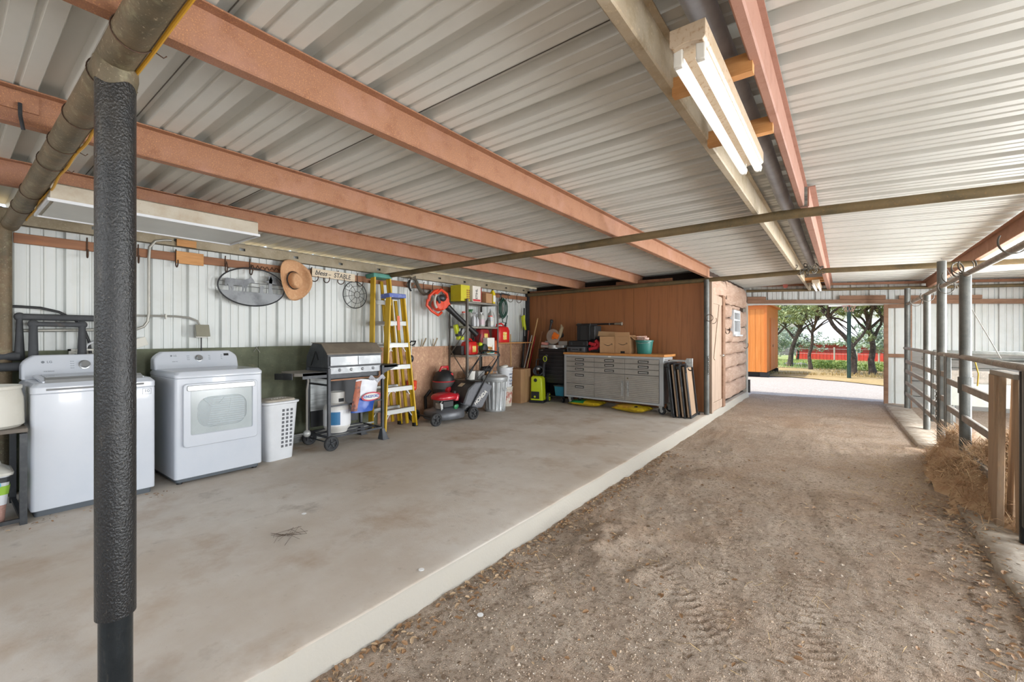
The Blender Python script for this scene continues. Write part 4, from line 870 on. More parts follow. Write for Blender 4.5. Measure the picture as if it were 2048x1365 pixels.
# ================================================================ SHELVING UNIT with its things
SX0, SX1, SY0, SY1 = -5.40, -4.97, 5.37, 6.21
n_before = set(bpy.data.objects)
t = thing('shelving_unit', 'grey slotted steel shelving unit against the left wall near the plywood corner', 'shelving', (0, 0, 0))
m_shelf = mat('dusty_grey_shelf', '#8b8880', .5, .5, [(8, '#77736b', .45, .7)]); m_sl = mat('slotted_post_steel', '#6d6a64', .5, .5)
for x in (SX0, SX1):
    for y in (SY0, SY1):
        sx = 1 if x == SX1 else -1; sy = 1 if y == SY1 else -1
        mb = MB().box(x-.002, x+.002, y-sy*.035, y, 0, 1.93).box(x-sx*.035, x, y-.002, y+.002, 0, 1.93)
        for k in range(30): mb.box(x-.003, x+.003, y-sy*.022-.004, y-sy*.022+.004, .05+.062*k, .075+.062*k)
        mb.build('post', m_sl, t)
for z in (.55, .98, 1.47, 1.89): MB().box(SX0+.003, SX1-.003, SY0+.003, SY1-.003, z-.003, z).box(SX1-.006, SX1-.003, SY0, SY1, z-.035, z).box(SX0+.003, SX0+.006, SY0, SY1, z-.035, z).box(SX0, SX1-.01, SY0+.003, SY0+.006, z-.035, z).box(SX0, SX1-.01, SY1-.006, SY1-.003, z-.035, z).build('shelf', m_shelf, t)
MB().bar((SX1+.004, SY1, .62), (SX1+.004, SY1-.0, 1.1), .003, .02).bar((SX0, SY0-.004, .95), (SX1, SY0-.004, 1.42), .003, .02).bar((SX1, SY0-.006, .62), (SX0, SY0-.006, 1.10), .003, .02).build('diagonal_brace', m_sl, t)
def carton(name, label, loc, sz, m, rz=0, marks=None, cat='box', group=None, open_=False):
    t = thing(name, label, cat, loc, rz, group); a, b, h = sz
    MB().box(-a/2, a/2, -b/2, b/2, 0, h).build('box_body', m, t, bevel=.002)
    if marks: marks(t, a/2, b, h)
    return t
def mk_grid(t, x, b, h):
    mb = MB()
    for i in range(2):
        for j in range(5): mb.box(x, x+.0015, .03+.045*i, .06+.045*i, .04+.034*j, .062+.034*j)
    mb.build('print_marks', mat('print_red', '#8f4a20', .5), t)
m_ybox = mat('yellow_green_box', '#c3b91d', .5, 0, [(9, '#b0a51c', .5, .8)])
carton('yellow_box', 'yellow green carton with small red squares, left end of the top shelf', (-5.14, 5.38, 1.892), (.24, .22, .27), m_ybox, 0, mk_grid)
def mk_line(txt, col, rot=True, size=.05, zz=.5):
    def f_(t, x, b, h):
        M = Matrix.Translation((x+.001, 0, h*zz)) @ Euler((pi/2, 0, pi/2)).to_matrix().to_4x4()
        if rot: M = M @ Euler((0, 0, pi/2)).to_matrix().to_4x4()
        MB().text(txt, size, M, bold=.0015).build('box_lettering', col, t)
        MB().box(x, x+.001, -b/2+.01, b/2-.01, .01, h*.16).build('colour_band', m_red, t)
    return f_
carton('white_box', 'white carton with black upright lettering, second from left on the top shelf', (-5.08, 5.61, 1.892), (.22, .21, .27), mat('white_red_box', '#dcd6cb', .5), 0, mk_line('STIHL', m_black, True, .07))
carton('red_box', 'dark red carton standing in the middle of the top shelf', (-5.14, 5.78, 1.892), (.18, .11, .26), mat('dark_red_box', '#8f3327', .5))
carton('small_carton', 'small brown cardboard carton at the front of the top shelf', (-5.03, 5.95, 1.892), (.10, .19, .17), m_card, .1)
for i, (x, y, c, h, lb) in enumerate(((-5.18, 5.93, m_red, .25, 'red bottle behind the small brown carton on the top shelf'), (-5.03, 6.11, m_yellowp, .27, 'yellow jug near the right end of the top shelf'), (-5.10, 6.18, m_wplastic, .25, 'white jug at the right end of the top shelf'))):
    t = thing('oil_bottle', lb, 'bottle', (x, y, 1.892)); P = rrect(.09, .07, .02, 3)
    MB().loft([[(a, b, 0) for a, b in P], [(a, b, h*.7) for a, b in P], [(a*.45, b*.5, h*.86) for a, b in P], [(a*.42, b*.45, h*.9) for a, b in P]]).build('bottle_body', c, t)
    MB().cyl((0, 0, h*.88), (0, 0, h*.97), .018).build('bottle_cap', m_black if i else m_wplastic, t)
    MB().box(.036, .0365 if i == 0 else .046, -.03, .03, h*.12, h*.55).build('bottle_label', m_paper if i != 2 else m_red, t)
# second shelf: bottles
def jug(loc, w, h, c, cap, label, lab=None, neck=.35, trig=False, name='plastic_bottle', group='bottles on the middle shelf'):
    t = thing(name, label, 'bottle', loc, group=group); P = rrect(w, w*.8, w*.22, 4)
    MB().loft([[(a*.92, b*.92, 0) for a, b in P], [(a, b, .01) for a, b in P], [(a, b, h*.62) for a, b in P], [(a*.8, b*.8, h*.75) for a, b in P], [(a*neck, b*neck*1.1, h*.86) for a, b in P], [(a*neck, b*neck*1.1, h*.92) for a, b in P]]).build('bottle_body', c, t)
    MB().cyl((0, 0, h*.9), (0, 0, h), w*neck*.55, n=14).build('bottle_cap', cap, t)
    if trig: MB().prism([(-.03, h*.98), (.07, h*1.0), (.075, h*1.06), (-.04, h*1.08)], -.012, .012, 'XZ').bar((.05, 0, h*.99), (.04, 0, h*.86), .012, .008).build('spray_trigger', cap, t)
    if lab: MB().loft([[(a*1.015, b*1.015, h*.12) for a, b in P], [(a*1.015, b*1.015, h*.5) for a, b in P]]).build('bottle_label', lab, t)
    return t
m_clear = mat('cloudy_plastic', '#c0c1bb', .3, 0, [(5, '#aeb0ab', .5, .8)]); m_lab = mat('printed_label', '#cdb9bf', .5, 0, [(40, '#6c5a6f', .6, .7), (30, '#c77f6b', .65, .75)]); m_lab2 = mat('blue_yellow_label', '#d9d7cf', .5, 0, [(30, '#4d6296', .62, .7), (25, '#c9a83c', .65, .75)])
Z2 = 1.472
jug((-5.12, 5.44, Z2), .15, .25, m_clear, m_orange, 'large cloudy jug with an orange cap, left end of the middle shelf')
jug((-5.05, 5.62, Z2), .07, .22, m_wplastic, m_wplastic, 'white spray bottle left of the label covered jug', trig=True)
jug((-5.18, 5.66, Z2), .13, .28, m_clear, mat('green_cap', '#2a7a3a', .4), 'cloudy jug with a green sprayer top at the back of the middle shelf', trig=True)
jug((-5.02, 5.68, Z2), .055, .16, m_wplastic, m_wplastic, 'small white bottle in front of the green topped sprayer')
jug((-5.04, 5.80, Z2), .12, .25, m_clear, m_wplastic, 'clear jug with a dark speckled label in the middle of the shelf', m_lab)
jug((-5.12, 5.93, Z2), .08, .24, mat('dark_bottle', '#3a3733', .4), m_dgrey, 'dark bottle in the middle shelf behind the small label jar')
jug((-5.02, 5.97, Z2), .08, .15, mat('smoky_jar', '#6c6a66', .3, 0, [(40, '#b5b2aa', .6, .7)]), m_dgrey, 'short smoky jar with a grey label')
jug((-5.05, 6.07, Z2), .095, .20, m_wplastic, m_orange, 'white tub with an orange lid near the right of the middle shelf', m_lab2, neck=.8)
jug((-5.10, 6.15, Z2), .12, .33, m_clear, m_wplastic, 'tall clear bottle at the right end of the middle shelf', m_lab2)
# third shelf
def fuelcan(loc, rz, label, w=.20, d=.30, h=.27, c=m_redcan, sz_=1):
    t = thing('fuel_can', label, 'fuel can', loc, rz); P = rrect(w, d, .05, 4)
    MB().loft([[(a*.95, b*.95, 0) for a, b in P], [(a, b, .015) for a, b in P], [(a, b, h*.62) for a, b in P], [(a*.82, b*.86, h*.80) for a, b in P], [(a*.5, b*.5, h*.86) for a, b in P]]).build('can_body', c, t, bevel=.004)
    MB().tube([(0, -d*.36, h*.72), (0, -d*.32, h*.95), (0, d*.05, h*1.0), (0, d*.22, h*.92), (0, d*.26, h*.74)], .016, 8).build('can_handle', c, t)
    MB().cyl((0, d*.32, h*.7), (0, d*.40, h*.92), .025).cyl((0, d*.40, h*.92), (0, d*.46, h*1.05), .016).build('spout', m_black if sz_ else m_yellowp, t)
    MB().box(w/2, w/2+.001, -.05, .06, h*.15, h*.55).build('warning_label', mat('yellow_white_label', '#d9b94a', .5, 0, [(30, '#e3ddc9', .5, .6)]), t)
    return t
fuelcan((-5.15, 5.62, .982), .15, 'red fuel can on the lower shelf, with a yellow and white label')
fuelcan((-5.22, 6.55, 1.182), 0, 'larger red fuel can on the wooden ledge right of the shelving unit', .2, .36, .36)
fuelcan((-5.26, 6.05, 1.182), .1, 'dark red fuel can behind the right post of the shelving unit', .18, .3, .30, mat('dark_red_can', '#8f2429', .45))
tag(MB().box(-5.475, -5.12, 6.25, 7.45, 1.160, 1.18).build('wood_ledge', m_newwood, bevel=.002), 'thin wooden ledge on top of the particle board carrying the larger red fuel can', 'shelf')
t = thing('cable_reel', 'dark green cable coil on the lower shelf', 'cable', (-5.02, 5.84, 1.08))
MB().lathe([(.03, -.04), (.075, -.05), (.085, 0), (.075, .05), (.03, .04)], n=20, axis='X').build('coil', m_grass_rope, t)
MB().lathe([(.02, .04), (.07, .055), (.02, .06)], n=16, axis='X').build('coil_face', m_dgrey, t)
tag(MB().tube([(.03*k/20*0+(-4.99)+.02*sin(k*1.1), 5.92+.06*cos(k*.9)+.002*k, 1.0+.06+.05*sin(k*.9)) for k in range(40)], .006, 6).build('extension_cord', mat('orange_yellow_cord', '#c98c2a', .5)), 'loose orange and yellow cord beside the green coil on the lower shelf', 'cord')
def mk_pic(t, x, b, h):
    MB().prism([(-.03, .05), (.03, .12), (.05, .16), (.035, .10), (.0, .05)], x, x+.0015, 'YZ').build('picture_print', m_dgrey, t); MB().box(x, x+.001, -b/2+.005, b/2-.02, .01, .05).build('print_band', m_teal, t)
carton('picture_box', 'white carton with a dark tool picture, right half of the lower shelf', (-5.08, 6.03, .982), (.16, .20, .29), m_paper, 0, mk_pic)
carton('orange_carton', 'narrow orange carton at the right end of the lower shelf', (-5.06, 6.16, .982), (.14, .05, .24), mat('orange_carton', '#c9582c', .5))
carton('black_case', 'dark case at the left end of the lower shelf', (-5.24, 5.46, .982), (.22, .13, .15), m_black)
t = thing('chainsaw', 'lime green saw hanging below the leaf blower nozzle on the shelving side', 'saw', (-5.18, 5.36, 1.36))
MB().obox((.0, -.03, .06), (.07, .07, .16), (.3, 0, 0)).obox((0, .06, -.09), (.08, .13, .07)).build('saw_body', m_lime, t, bevel=.015)
MB().obox((0, .02, -.02), (.075, .10, .09)).obox((.0, .13, .12), (.03, .02, .22), (-.5, 0, 0)).build('motor', m_dgrey, t, bevel=.01)
tag(MB().tube([(-5.03, 5.72, 1.15), (-5.05, 5.80, 1.33)], .009, 6).build('hand_tool', m_black), 'short black tool handle sticking up behind the lower shelf fuel can', 'tool')
tag(MB().ball((-5.04, 5.77, 1.16), (.05, .05, .035)).build('yellow_pad', m_lime, bevel=0), 'small lime pad lying above the green coil', 'pad')
# bottom shelf
t = thing('paint_pot', 'white pot with a metal tray on the bottom shelf', 'pot', (-5.06, 5.55, .552)); MB().lathe([(.07, 0), (.085, .14), (.09, .15), (.08, .15), (.0, .13)], n=20).build('pot_body', m_paper, t); MB().tube(arc((0, 0, .14), .085, 0, 180, 8, 'YZ'), .003, 5).build('pot_handle', m_steel, t)
carton('grey_box', 'grey metal box on the bottom shelf', (-5.08, 5.75, .552), (.2, .16, .14), m_steel)
carton('small_tin', 'tan tin on the bottom shelf behind the mower handle', (-5.06, 6.0, .552), (.12, .16, .13), mat('tan_tin', '#b58a5b', .4, .3))
t = thing('water_pump', 'small dark motor lying at the right of the bottom shelf', 'motor', (-5.05, 5.95, .70)); MB().lathe([(.03, -.12), (.06, -.10), (.065, .08), (.03, .12)], n=18, axis='Y').build('motor_body', m_black, t); MB().box(-.04, .04, .05, .13, -.04, .05).build('motor_head', m_steel, t, bevel=.006)
for o_ in set(bpy.data.objects)-n_before:      # the unit stands close to the wall
    if not o_.parent and o_.name not in ('fuel_can.001', 'fuel_can.002', 'wood_ledge'): o_.location = (o_.location.x-.06, o_.location.y+.04, o_.location.z)
# green hose coil on the wall
mb = MB()
for k in range(7):
    a0, b0 = .085+.008*(k % 3), .15+.02*(k % 4); mb.tube([(-5.42+.012*(k % 3)+.004*sin(j), 6.86+.012*k-.03+a0*cos(2*pi*j/28), 1.86+b0*sin(2*pi*j/28)) for j in range(28)], .0085, 7, closed=True)
mb.tube([(-5.40, 6.80, 1.72), (-5.40, 6.84, 1.58), (-5.40, 6.95, 1.57), (-5.40, 7.00, 1.72)], .0085, 7)
tag(mb.build('garden_hose', m_grass_rope), 'coil of dark green hose hanging on the hook board near the plywood corner', 'hose')
tag(MB().tube([(-5.38, 6.72, 2.12), (-5.33, 6.76, 2.14), (-5.36, 7.02, 2.13)], .014, 8).tube([(-5.36, 6.74, 2.13), (-5.38, 6.72, 2.03)], .01, 6).build('spray_gun', m_dgrey), 'dark spray gun lying over the hooks above the green hose', 'spray gun')
# ================================================================ TOOLS LEANING IN THE CORNER
def pole(name, lb, p0, p1, r, m, cat='tool', extra=None):
    t = thing(name, lb, cat, (0, 0, 0)); MB().tube([p0, p1], r, 10).build('handle', m, t)
    if extra: extra(t)
    return t
m_hwood = mat('pale_wood_handle', '#c09a68', .6, 0, [(20, '#a98252', .5, .75, (1, 1, .1))]); m_hwood2 = mat('brown_wood_handle', '#96643f', .6)
def ex_head(m, a, b, sz):
    return lambda t: MB().obox(a, sz, b).build('tool_head', m, t, bevel=.004)
pole('pole_saw', 'long pole saw with a lime yellow grip leaning in the corner by the plywood wall', (-5.25, 7.30, .03), (-5.43, 7.62, 1.90), .016, m_black, 'saw', lambda t: MB().obox((-5.40, 7.56, 1.58), (.07, .06, .30), (.1, -.08, 0)).obox((-5.39, 7.55, 1.70), (.05, .05, .1)).build('yellow_grip', m_lime, t, bevel=.015))
pole('shovel', 'reddish handled tool leaning beside the pole saw', (-5.20, 7.30, .03), (-5.36, 7.68, 1.42), .016, mat('red_brown_handle', '#8a4634', .6), 'tool', ex_head(m_dgrey, (-5.195, 7.29, .12), (0, .1, 0), (.12, .02, .2)))
pole('broom', 'thin pale wooden handle leaning against the plywood, farthest left of the bare ones', (-5.24, 7.22, .03), (-5.15, 7.72, 1.68), .013, m_hwood, 'broom', ex_head(m_black, (-5.24, 7.2, .07), (0, 0, 0), (.26, .06, .10)))
pole('rake', 'dark red topped wooden handle leaning straight against the plywood', (-5.06, 7.3, .03), (-5.07, 7.76, 1.40), .016, m_hwood2, 'rake', ex_head(m_rust, (-5.06, 7.28, .06), (0, 0, 0), (.3, .03, .04)))
pole('pry_bar', 'thick black bar leaning on the plywood beside the black tool chest', (-5.02, 7.42, .03), (-4.84, 7.78, 1.62), .021, m_black, 'bar', lambda t: MB().ball((-4.84, 7.775, 1.61), (.035, .03, .045)).build('bar_end', m_dgrey, t))
pole('tool_shaft', 'silver tube tool leaning behind the tall cardboard box', (-5.27, 7.14, .03), (-5.22, 7.60, 1.32), .012, m_alu)
pole('tool_shaft', 'thin wooden stick leaning on the wooden ledge right of the fuel can', (-5.20, 6.86, .03), (-5.31, 6.98, 1.34), .012, m_hwood)
pole('tool_shaft', 'short wooden stick between the cardboard box and the pressure washer', (-5.0, 7.28, .03), (-4.96, 7.6, .80), .013, m_hwood)
pole('tool_shaft', 'black tube tool closest to the wall corner', (-5.36, 7.30, .03), (-5.44, 7.66, 1.3), .018, m_black)
pole('tool_shaft', 'dark red rod leaning in the corner', (-5.30, 7.40, .03), (-5.27, 7.8, 1.30), .012, m_red)
# ================================================================ FLOOR THINGS
# cardboard box, bin, buckets
t = thing('cardboard_box', 'tall plain cardboard box standing between the buckets and the pressure washer', 'box', (-5.13, 6.99, 0), .05)
MB().box(-.19, .17, -.16, .20, 0, .66).build('box_body', m_card, t, bevel=.003); MB().box(.171, .172, .0, .05, 0, .66).build('tape', mat('tape_brown', '#b8946c', .4), t)
m_zinc = mat('galvanised_zinc', '#b9bcbd', .35, .45, [(6, '#a2a6a8', .4, .7), (2, '#c6c8c8', .5, .8)])
t = thing('metal_trash_can', 'ribbed galvanised metal trash can with a lid behind the lawn mower', 'trash can', (-4.85, 5.93, 0)); t.scale = (.88, .88, .98)
mb = MB(); rings = []
for z in [.0, .02, .03, .05, .52, .54, .55, .57]:
    e = .0 if z in (.0, .57) else .012 if z in (.02, .03, .54, .55) else 0
    ring = []
    for j in range(96):
        a = 2*pi*j/96; r = .195+.045*z/.57+e+(.006*(1 if (j % 6) < 3 else -1) if .04 < z < .53 else 0); ring.append((r*cos(a), r*sin(a), z))
    rings.append(ring)
mb.loft(rings); mb.build('can_body', m_zinc, t, smooth=25)
MB().lathe([(.255, .565), (.258, .60), (.22, .625), (.15, .635), (.14, .65), (0, .665)], n=48).build('can_lid', m_zinc, t)
MB().tube([(-.05, 0, .66), (-.04, 0, .70), (.04, 0, .70), (.05, 0, .66)], .008, 7).build('lid_handle', m_zinc, t)
for s_ in (1,): MB().tube([(.23, -.05, .42), (.26, -.05, .37), (.26, .05, .37), (.23, .05, .42)], .006, 6).build('side_handle', m_zinc, t)
def bucket(loc, lb, c, h, r0, r1, mk=None, name='bucket'):
    t = thing(name, lb, 'bucket', loc)
    MB().lathe([(r0, 0), (r1*.985, h*.84), (r1*1.03, h*.845), (r1*1.03, h*.875), (r1, h*.88), (r1, h*.95), (r1*1.05, h*.955), (r1*1.05, h), (r1*.95, h), (r1*.93, h*.9), (0, h*.88)], n=36).build('bucket_body', c, t)
    if mk: mk(t)
    return t
def bmk(t):
    mb = MB()
    for k, s_ in enumerate(('paint', 'use', '5 gal', 'mix')): mb.text(s_, .05, FX(.148, .0, .30-.06*k), bold=.001)
    mb.build('bucket_print', mat('grey_blue_print', '#777f95', .5), t)
t0 = bucket((-5.06, 6.47, 0), 'lower cream bucket with a reddish label, under the white stacked bucket', mat('cream_bucket', '#c6bfb2', .5), .36, .13, .148, lambda t: (MB().lathe([(.1345, .05), (.1475, .27)], n=36, cap=False).build('bucket_label', mat('red_cream_label', '#a9685a', .5, 0, [(14, '#cfc3b4', .45, .55)]), t)))
t0 = bucket((-5.06, 6.47, .30), 'white bucket with grey print, stacked on the cream bucket', m_wplastic, .42, .13, .150, bmk)
# rag in the top
mb = MB(); rr = random.Random(9)
for k in range(6): mb.ball((-5.06+rr.uniform(-.06, .06), 6.47+rr.uniform(-.08, .08), .725+rr.uniform(-.005, .02)), (.05, .06, .028), 9, 6)
tag(mb.build('rag', m_paper, smooth=80), 'white crumpled rags in the top of the white bucket', 'rag')
# shop vacuum
t = thing('shop_vacuum', 'black and red wet dry vacuum behind the lawn mower, against the particle board', 'vacuum', (-5.27, 5.10, 0)); t.scale = (.88, .88, 1)
MB().lathe([(.17, .10), (.19, .12), (.20, .40), (.205, .44)], n=28).build('drum', m_dgrey, t)
MB().lathe([(.215, .44), (.22, .50), (.21, .55)], n=28).build('rim_band', mat('dusty_black', '#4a4948', .6), t)
MB().lathe([(.205, .55), (.195, .62), (.15, .70), (.08, .74), (0, .75)], n=28).build('motor_head', m_black, t)
MB().lathe([(.208, .545), (.212, .555), (.208, .565)], n=28, cap=False).build('red_band', m_red, t)
MB().tube([(.0, -.10, .72), (.02, -.08, .79), (.02, .08, .79), (.0, .10, .72)], .022, 9).obox((.13, .06, .665), (.06, .05, .05)).build('carry_handle', m_red, t)
MB().lathe([(.045, .16), (.05, .24), (.02, .25)], (.0, -.08, .43), 16, 'X').build('hose_port', m_red, t)
for a in range(4):
    x, y = .17*cos(a*pi/2+.7), .17*sin(a*pi/2+.7); MB().ball((x, y, .045), .045).bar((x, y, .05), (x*.9, y*.9, .12), .03, .03).build('caster', m_black, t)
MB().tube([(-.2, -.15, .40), (-.22, -.26, .30), (-.16, -.3, .12), (-.1, -.28, .05), (.02, -.30, .05)], .028, 10).build('suction_hose', m_black, t)
tag(MB().box(-5.20, -4.86, 4.72, 4.98, .0, .12).build('dark_mat', m_black, bevel=.02), 'low dark object on the floor behind the front wheel of the mower', 'object')

# ---------------------------------------------------------------- LAWN MOWER (travels along -Y, handle rises toward +Y)
t = thing('lawn_mower', 'black push lawn mower with a red engine cover and a grey grass bag', 'lawn mower', (-4.90, 4.75, 0), -.10)
m_deck = mat('mower_deck_grey', '#5a5c60', .38, .2, [(6, '#4a4c50', .5, .8)])
def ell(a, b, z, cx=0, cy=0, n=36, p=2.6): return [(cx+a*abs(cos(2*pi*j/n))**(2/p)*(1 if cos(2*pi*j/n) >= 0 else -1), cy+b*abs(sin(2*pi*j/n))**(2/p)*(1 if sin(2*pi*j/n) >= 0 else -1), z) for j in range(n)]
MB().loft([ell(.27, .30, .055), ell(.275, .305, .07), ell(.27, .30, .15), ell(.25, .28, .175), ell(.17, .20, .195), ell(.15, .17, .215)]).build('deck', m_deck, t, smooth=50)
MB().loft([ell(.20, .14, .14, 0, .30), ell(.20, .14, .22, 0, .32), ell(.16, .08, .28, 0, .33)]).build('rear_deck', m_black, t, smooth=50)
for x, y, r in ((.27, -.36, .095), (-.27, -.36, .095), (.27, .36, .10), (-.27, .36, .10)): wheel(t, (x, y, r), r, .045, m=m_tyre, hub=m_black, spokes=6)
MB().bar((-.27, -.34, .11), (.27, -.34, .11), .03, .02).bar((-.27, .34, .12), (.27, .34, .12), .03, .02).bar((.24, -.34, .11), (.24, -.25, .12), .03, .03).build('axle_bar', m_dgrey, t)
MB().loft([ell(.125, .14, .21, 0, -.02), ell(.13, .145, .33, 0, -.02)]).build('engine_block', mat('engine_grey', '#77787a', .4, .6), t, smooth=50)
MB().box(.05, .175, -.15, .05, .22, .325).build('air_filter', m_black, t, bevel=.015)
MB().loft([ell(.165, .195, .335, 0, 0), ell(.175, .20, .37, 0, 0), ell(.15, .17, .41, 0, 0), ell(.08, .09, .43, 0, 0)]).build('engine_cover', mat('glossy_red_cover', '#b51d2a', .22), t, smooth=60)
MB().loft([ell(.08, .05, .30, .05, .16), ell(.085, .055, .38, .05, .17), ell(.06, .04, .41, .05, .17)]).build('fuel_tank', mat('red_silver_tank', '#a52b35', .25, .3), t, smooth=60)
MB().cyl((.05, .16, .41), (.05, .16, .445), .03).build('fuel_cap', m_black, t)
MB().lathe([(.0, 0), (.03, 0), (.035, .03), (.0, .04)], (.16, .08, .22), 12, 'X').build('oil_cap', mat('green_cap2', '#1f7a45', .4), t)
MB().obox((.15, .10, .22), (.05, .10, .05), (.3, 0, 0)).build('green_lever', mat('green_lever', '#22704a', .4), t, bevel=.01)
MB().tube([(.18, -.19, .20), (.17, -.20, .30), (.15, -.16, .32)], .012, 8).obox((.10, -.17, .25), (.14, .03, .08)).build('muffler_guard', m_steel, t)
bag = MB().prism([(.22, .24), (.30, .46), (.46, .56), (.66, .56), (.86, .48), (.80, .40), (.62, .14), (.42, .16)], -.21, .21, 'YZ').build('grass_bag', mat('grey_bag_fabric', '#6f7074', .8, 0, [(30, '#62646a', .5, .7)]), t, bevel=.03, label='grey fabric grass bag')
MB().prism([(.20, .26), (.30, .48), (.46, .575), (.62, .575), (.62, .56), (.46, .55), (.32, .45), (.24, .26)], -.215, .215, 'YZ').build('bag_flap', m_black, bag, bevel=.008)
MB(Matrix.Translation((0, .355, .515)) @ Euler((.55, 0, 0)).to_matrix().to_4x4()).box(-.05, .05, -.045, .045, .006, .009).build('warning_label', mat('tan_label', '#b7a68c', .5), bag)
MB().text('HONDA', .085, Matrix.Translation((.2125, .575, .315)) @ Euler((pi/2, 0, pi/2)).to_matrix().to_4x4() @ Euler((0, 0, .62)).to_matrix().to_4x4(), .001, bold=.002).build('bag_lettering', m_paper, bag)
mb = MB()
for s_ in (-1, 1): mb.tube([(s_*.23, .34, .17), (s_*.235, .52, .42), (s_*.23, .74, .70), (s_*.215, 1.0, .98)], .013, 10)
mb.tube([(-.215, 1.0, .98), (-.20, .985, 1.03), (-.12, .93, 1.05), (.12, .93, 1.05), (.20, .985, 1.03), (.215, 1.0, .98)], .014, 10)
mb.build('handle', m_black, t)
MB().tube([(-.20, .92, .93), (-.12, .88, .985), (.12, .88, .985), (.20, .92, .93)], .008, 8).build('control_bar', m_alu, t)
MB().tube([(.18, .92, .93), (.10, .75, .72), (.06, .45, .48), (.08, .2, .40)], .005, 6).tube([(-.20, .90, .90), (-.12, .6, .62), (-.06, .3, .44)], .005, 6).build('control_cable', m_black, t)

# ---------------------------------------------------------------- PRESSURE WASHER
t = thing('pressure_washer', 'lime yellow pressure washer on wheels in front of the black tool chest', 'pressure washer', (-4.80, 7.24, 0), .25)
MB().prism([(-.13, .03), (-.12, .50), (-.09, .52), (.07, .52), (.11, .47), (.13, .03)], -.15, .06, 'XZ').build('shell', m_lime, t, bevel=.025)
MB().prism([(-.11, .08), (-.11, .22), (.06, .22), (.06, .08)], -.157, -.148, 'XZ').lathe([(.035, -.156), (.035, -.148)], (-.02, 0, .44), 18, 'Y').build('front_grille', m_black, t, bevel=.004)
MB().lathe([(.02, -.163), (.02, -.156)], (-.03, 0, .12), 16, 'Y').build('badge', m_lime, t)
MB().box(-.15, .15, -.17, .14, .0, .05).build('base', m_black, t, bevel=.01)
for s_ in (-1, 1): wheel(t, (s_*.17, .10, .09), .09, .045, hub=m_lime, hm='lime yellow hub', spokes=5, hubr=.5)
MB().tube([(-.09, .05, .50), (-.09, .10, .80), (-.07, .11, .84), (.07, .11, .84), (.09, .10, .80), (.09, .05, .50)], .014, 8).build('handle', m_black, t)
mb = MB()
for k in range(4): mb.tube([(.10*cos(2*pi*j/20), -.02+.03*k-.03+.02*sin(j), .62+.09*sin(2*pi*j/20)) for j in range(20)], .012, 7, closed=True)
mb.build('hose_coil', mat('dark_grey_hose', '#33353b', .5), t)
MB().tube([(.10, -.04, .52), (.12, -.05, .74), (.17, -.06, .86)], [.022, .026, .03], 10).obox((.17, -.06, .88), (.05, .05, .12), (0, .4, 0)).build('spray_gun', m_dgrey, t)
MB().tube(arc((.155, -.088, .86), .035, 0, 360, 14, 'XZ', .05), .006, 6).build('trigger_ring', m_lime, t)
MB().ball((-.02, .02, .66), (.05, .05, .04)).build('pump_head', m_steel, t)
# ---------------------------------------------------------------- BLACK TOOL CHEST
t = thing('tool_chest', 'black tool chest with many drawers between the pressure washer and the steel workbench', 'tool chest', (-4.62, 7.56, 0))
m_chest = mat('black_chest_paint', '#222123', .35, .3)
MB().box(-.27, .33, -.20, .22, .38, 1.05).build('chest_body', m_chest, t, bevel=.006)
MB().box(-.27, .33, -.20, .22, .10, .13).box(-.27, -.25, -.20, .22, .10, .4).box(.31, .33, -.20, .22, .10, .4).box(-.27, .33, .20, .22, .1, .4).build('lower_frame', m_chest, t, bevel=.003)
for k in range(8):
    z = .42+.072*k; d = MB().box(-.255, .315, -.212, -.20, z, z+.064).build('drawer', m_chest, t, bevel=.003)
    MB().box(-.25, .31, -.222, -.212, z+.052, z+.06).build('drawer_pull', mat('dull_pull', '#4b464b', .35, .5), d)
MB().box(-.255, .315, -.212, -.20, 1.0, 1.045).build('lid_front', m_chest, t, bevel=.003)
MB().text('craft', .03, FY(-.18, -.2135, 1.02)).build('chest_badge', m_steel, t)
for x in (-.22, .28):
    for y in (-.16, .18): MB().lathe([(.045, -.015), (.05, 0), (.045, .015)], (x, y, .05), 16, 'X').bar((x, y, .05), (x, y, .105), .02, .03).build('caster', m_black, t)
t = thing('tool_bin', 'teal blue bin on the bottom rack of the black tool chest', 'bin', (-4.42, 7.46, .131))
MB().loft([[(a, b, 0) for a, b in rrect(.20, .14, .02, 3)], [(a, b, .20) for a, b in rrect(.24, .18, .02, 3)]]).build('bin_body', mat('teal_blue_bin', '#20708c', .4), t); MB().box(-.12, .12, -.095, -.085, .185, .21).box(-.12, .12, .08, .09, .185, .21).build('bin_rim', m_dgrey, t)
# miter saw on top
t = thing('miter_saw', 'miter saw with an orange guard on top of the black tool chest', 'saw', (-4.60, 7.52, 1.052))
MB().box(-.26, .26, -.12, .10, .02, .07).lathe([(.13, .0), (.13, .075)], (0, -.02, 0), 24).build('saw_base', m_steel, t, bevel=.006)
MB().box(-.26, -.06, .03, .05, .07, .15).box(.06, .26, .03, .05, .07, .15).build('fence', m_alu, t, bevel=.003)
MB().lathe([(.04, -.02), (.15, -.015), (.155, 0), (.15, .015), (.04, .02)], (-.03, -.02, .24), 28, 'Y').build('blade_guard', mat('cloudy_guard', '#a59a8e', .3, .3), t)
MB().obox((.05, -.055, .26), (.13, .05, .10), (0, .5, 0)).obox((.0, -.05, .22), (.08, .04, .06), (0, -.4, 0)).build('orange_guard', mat('vivid_orange', '#e0701c', .4), t, bevel=.01)
MB().lathe([(.035, -.0), (.05, .03), (.05, .14)], (.06, .02, .27), 18, 'Y').build('motor', m_dgrey, t)
MB().tube([(.10, .0, .22), (.13, .0, .34), (.16, .0, .42), (.14, 0, .48)], [.03, .04, .035, .01], 10).build('handle', mat('tan_grip', '#9b8a6c', .6), t)
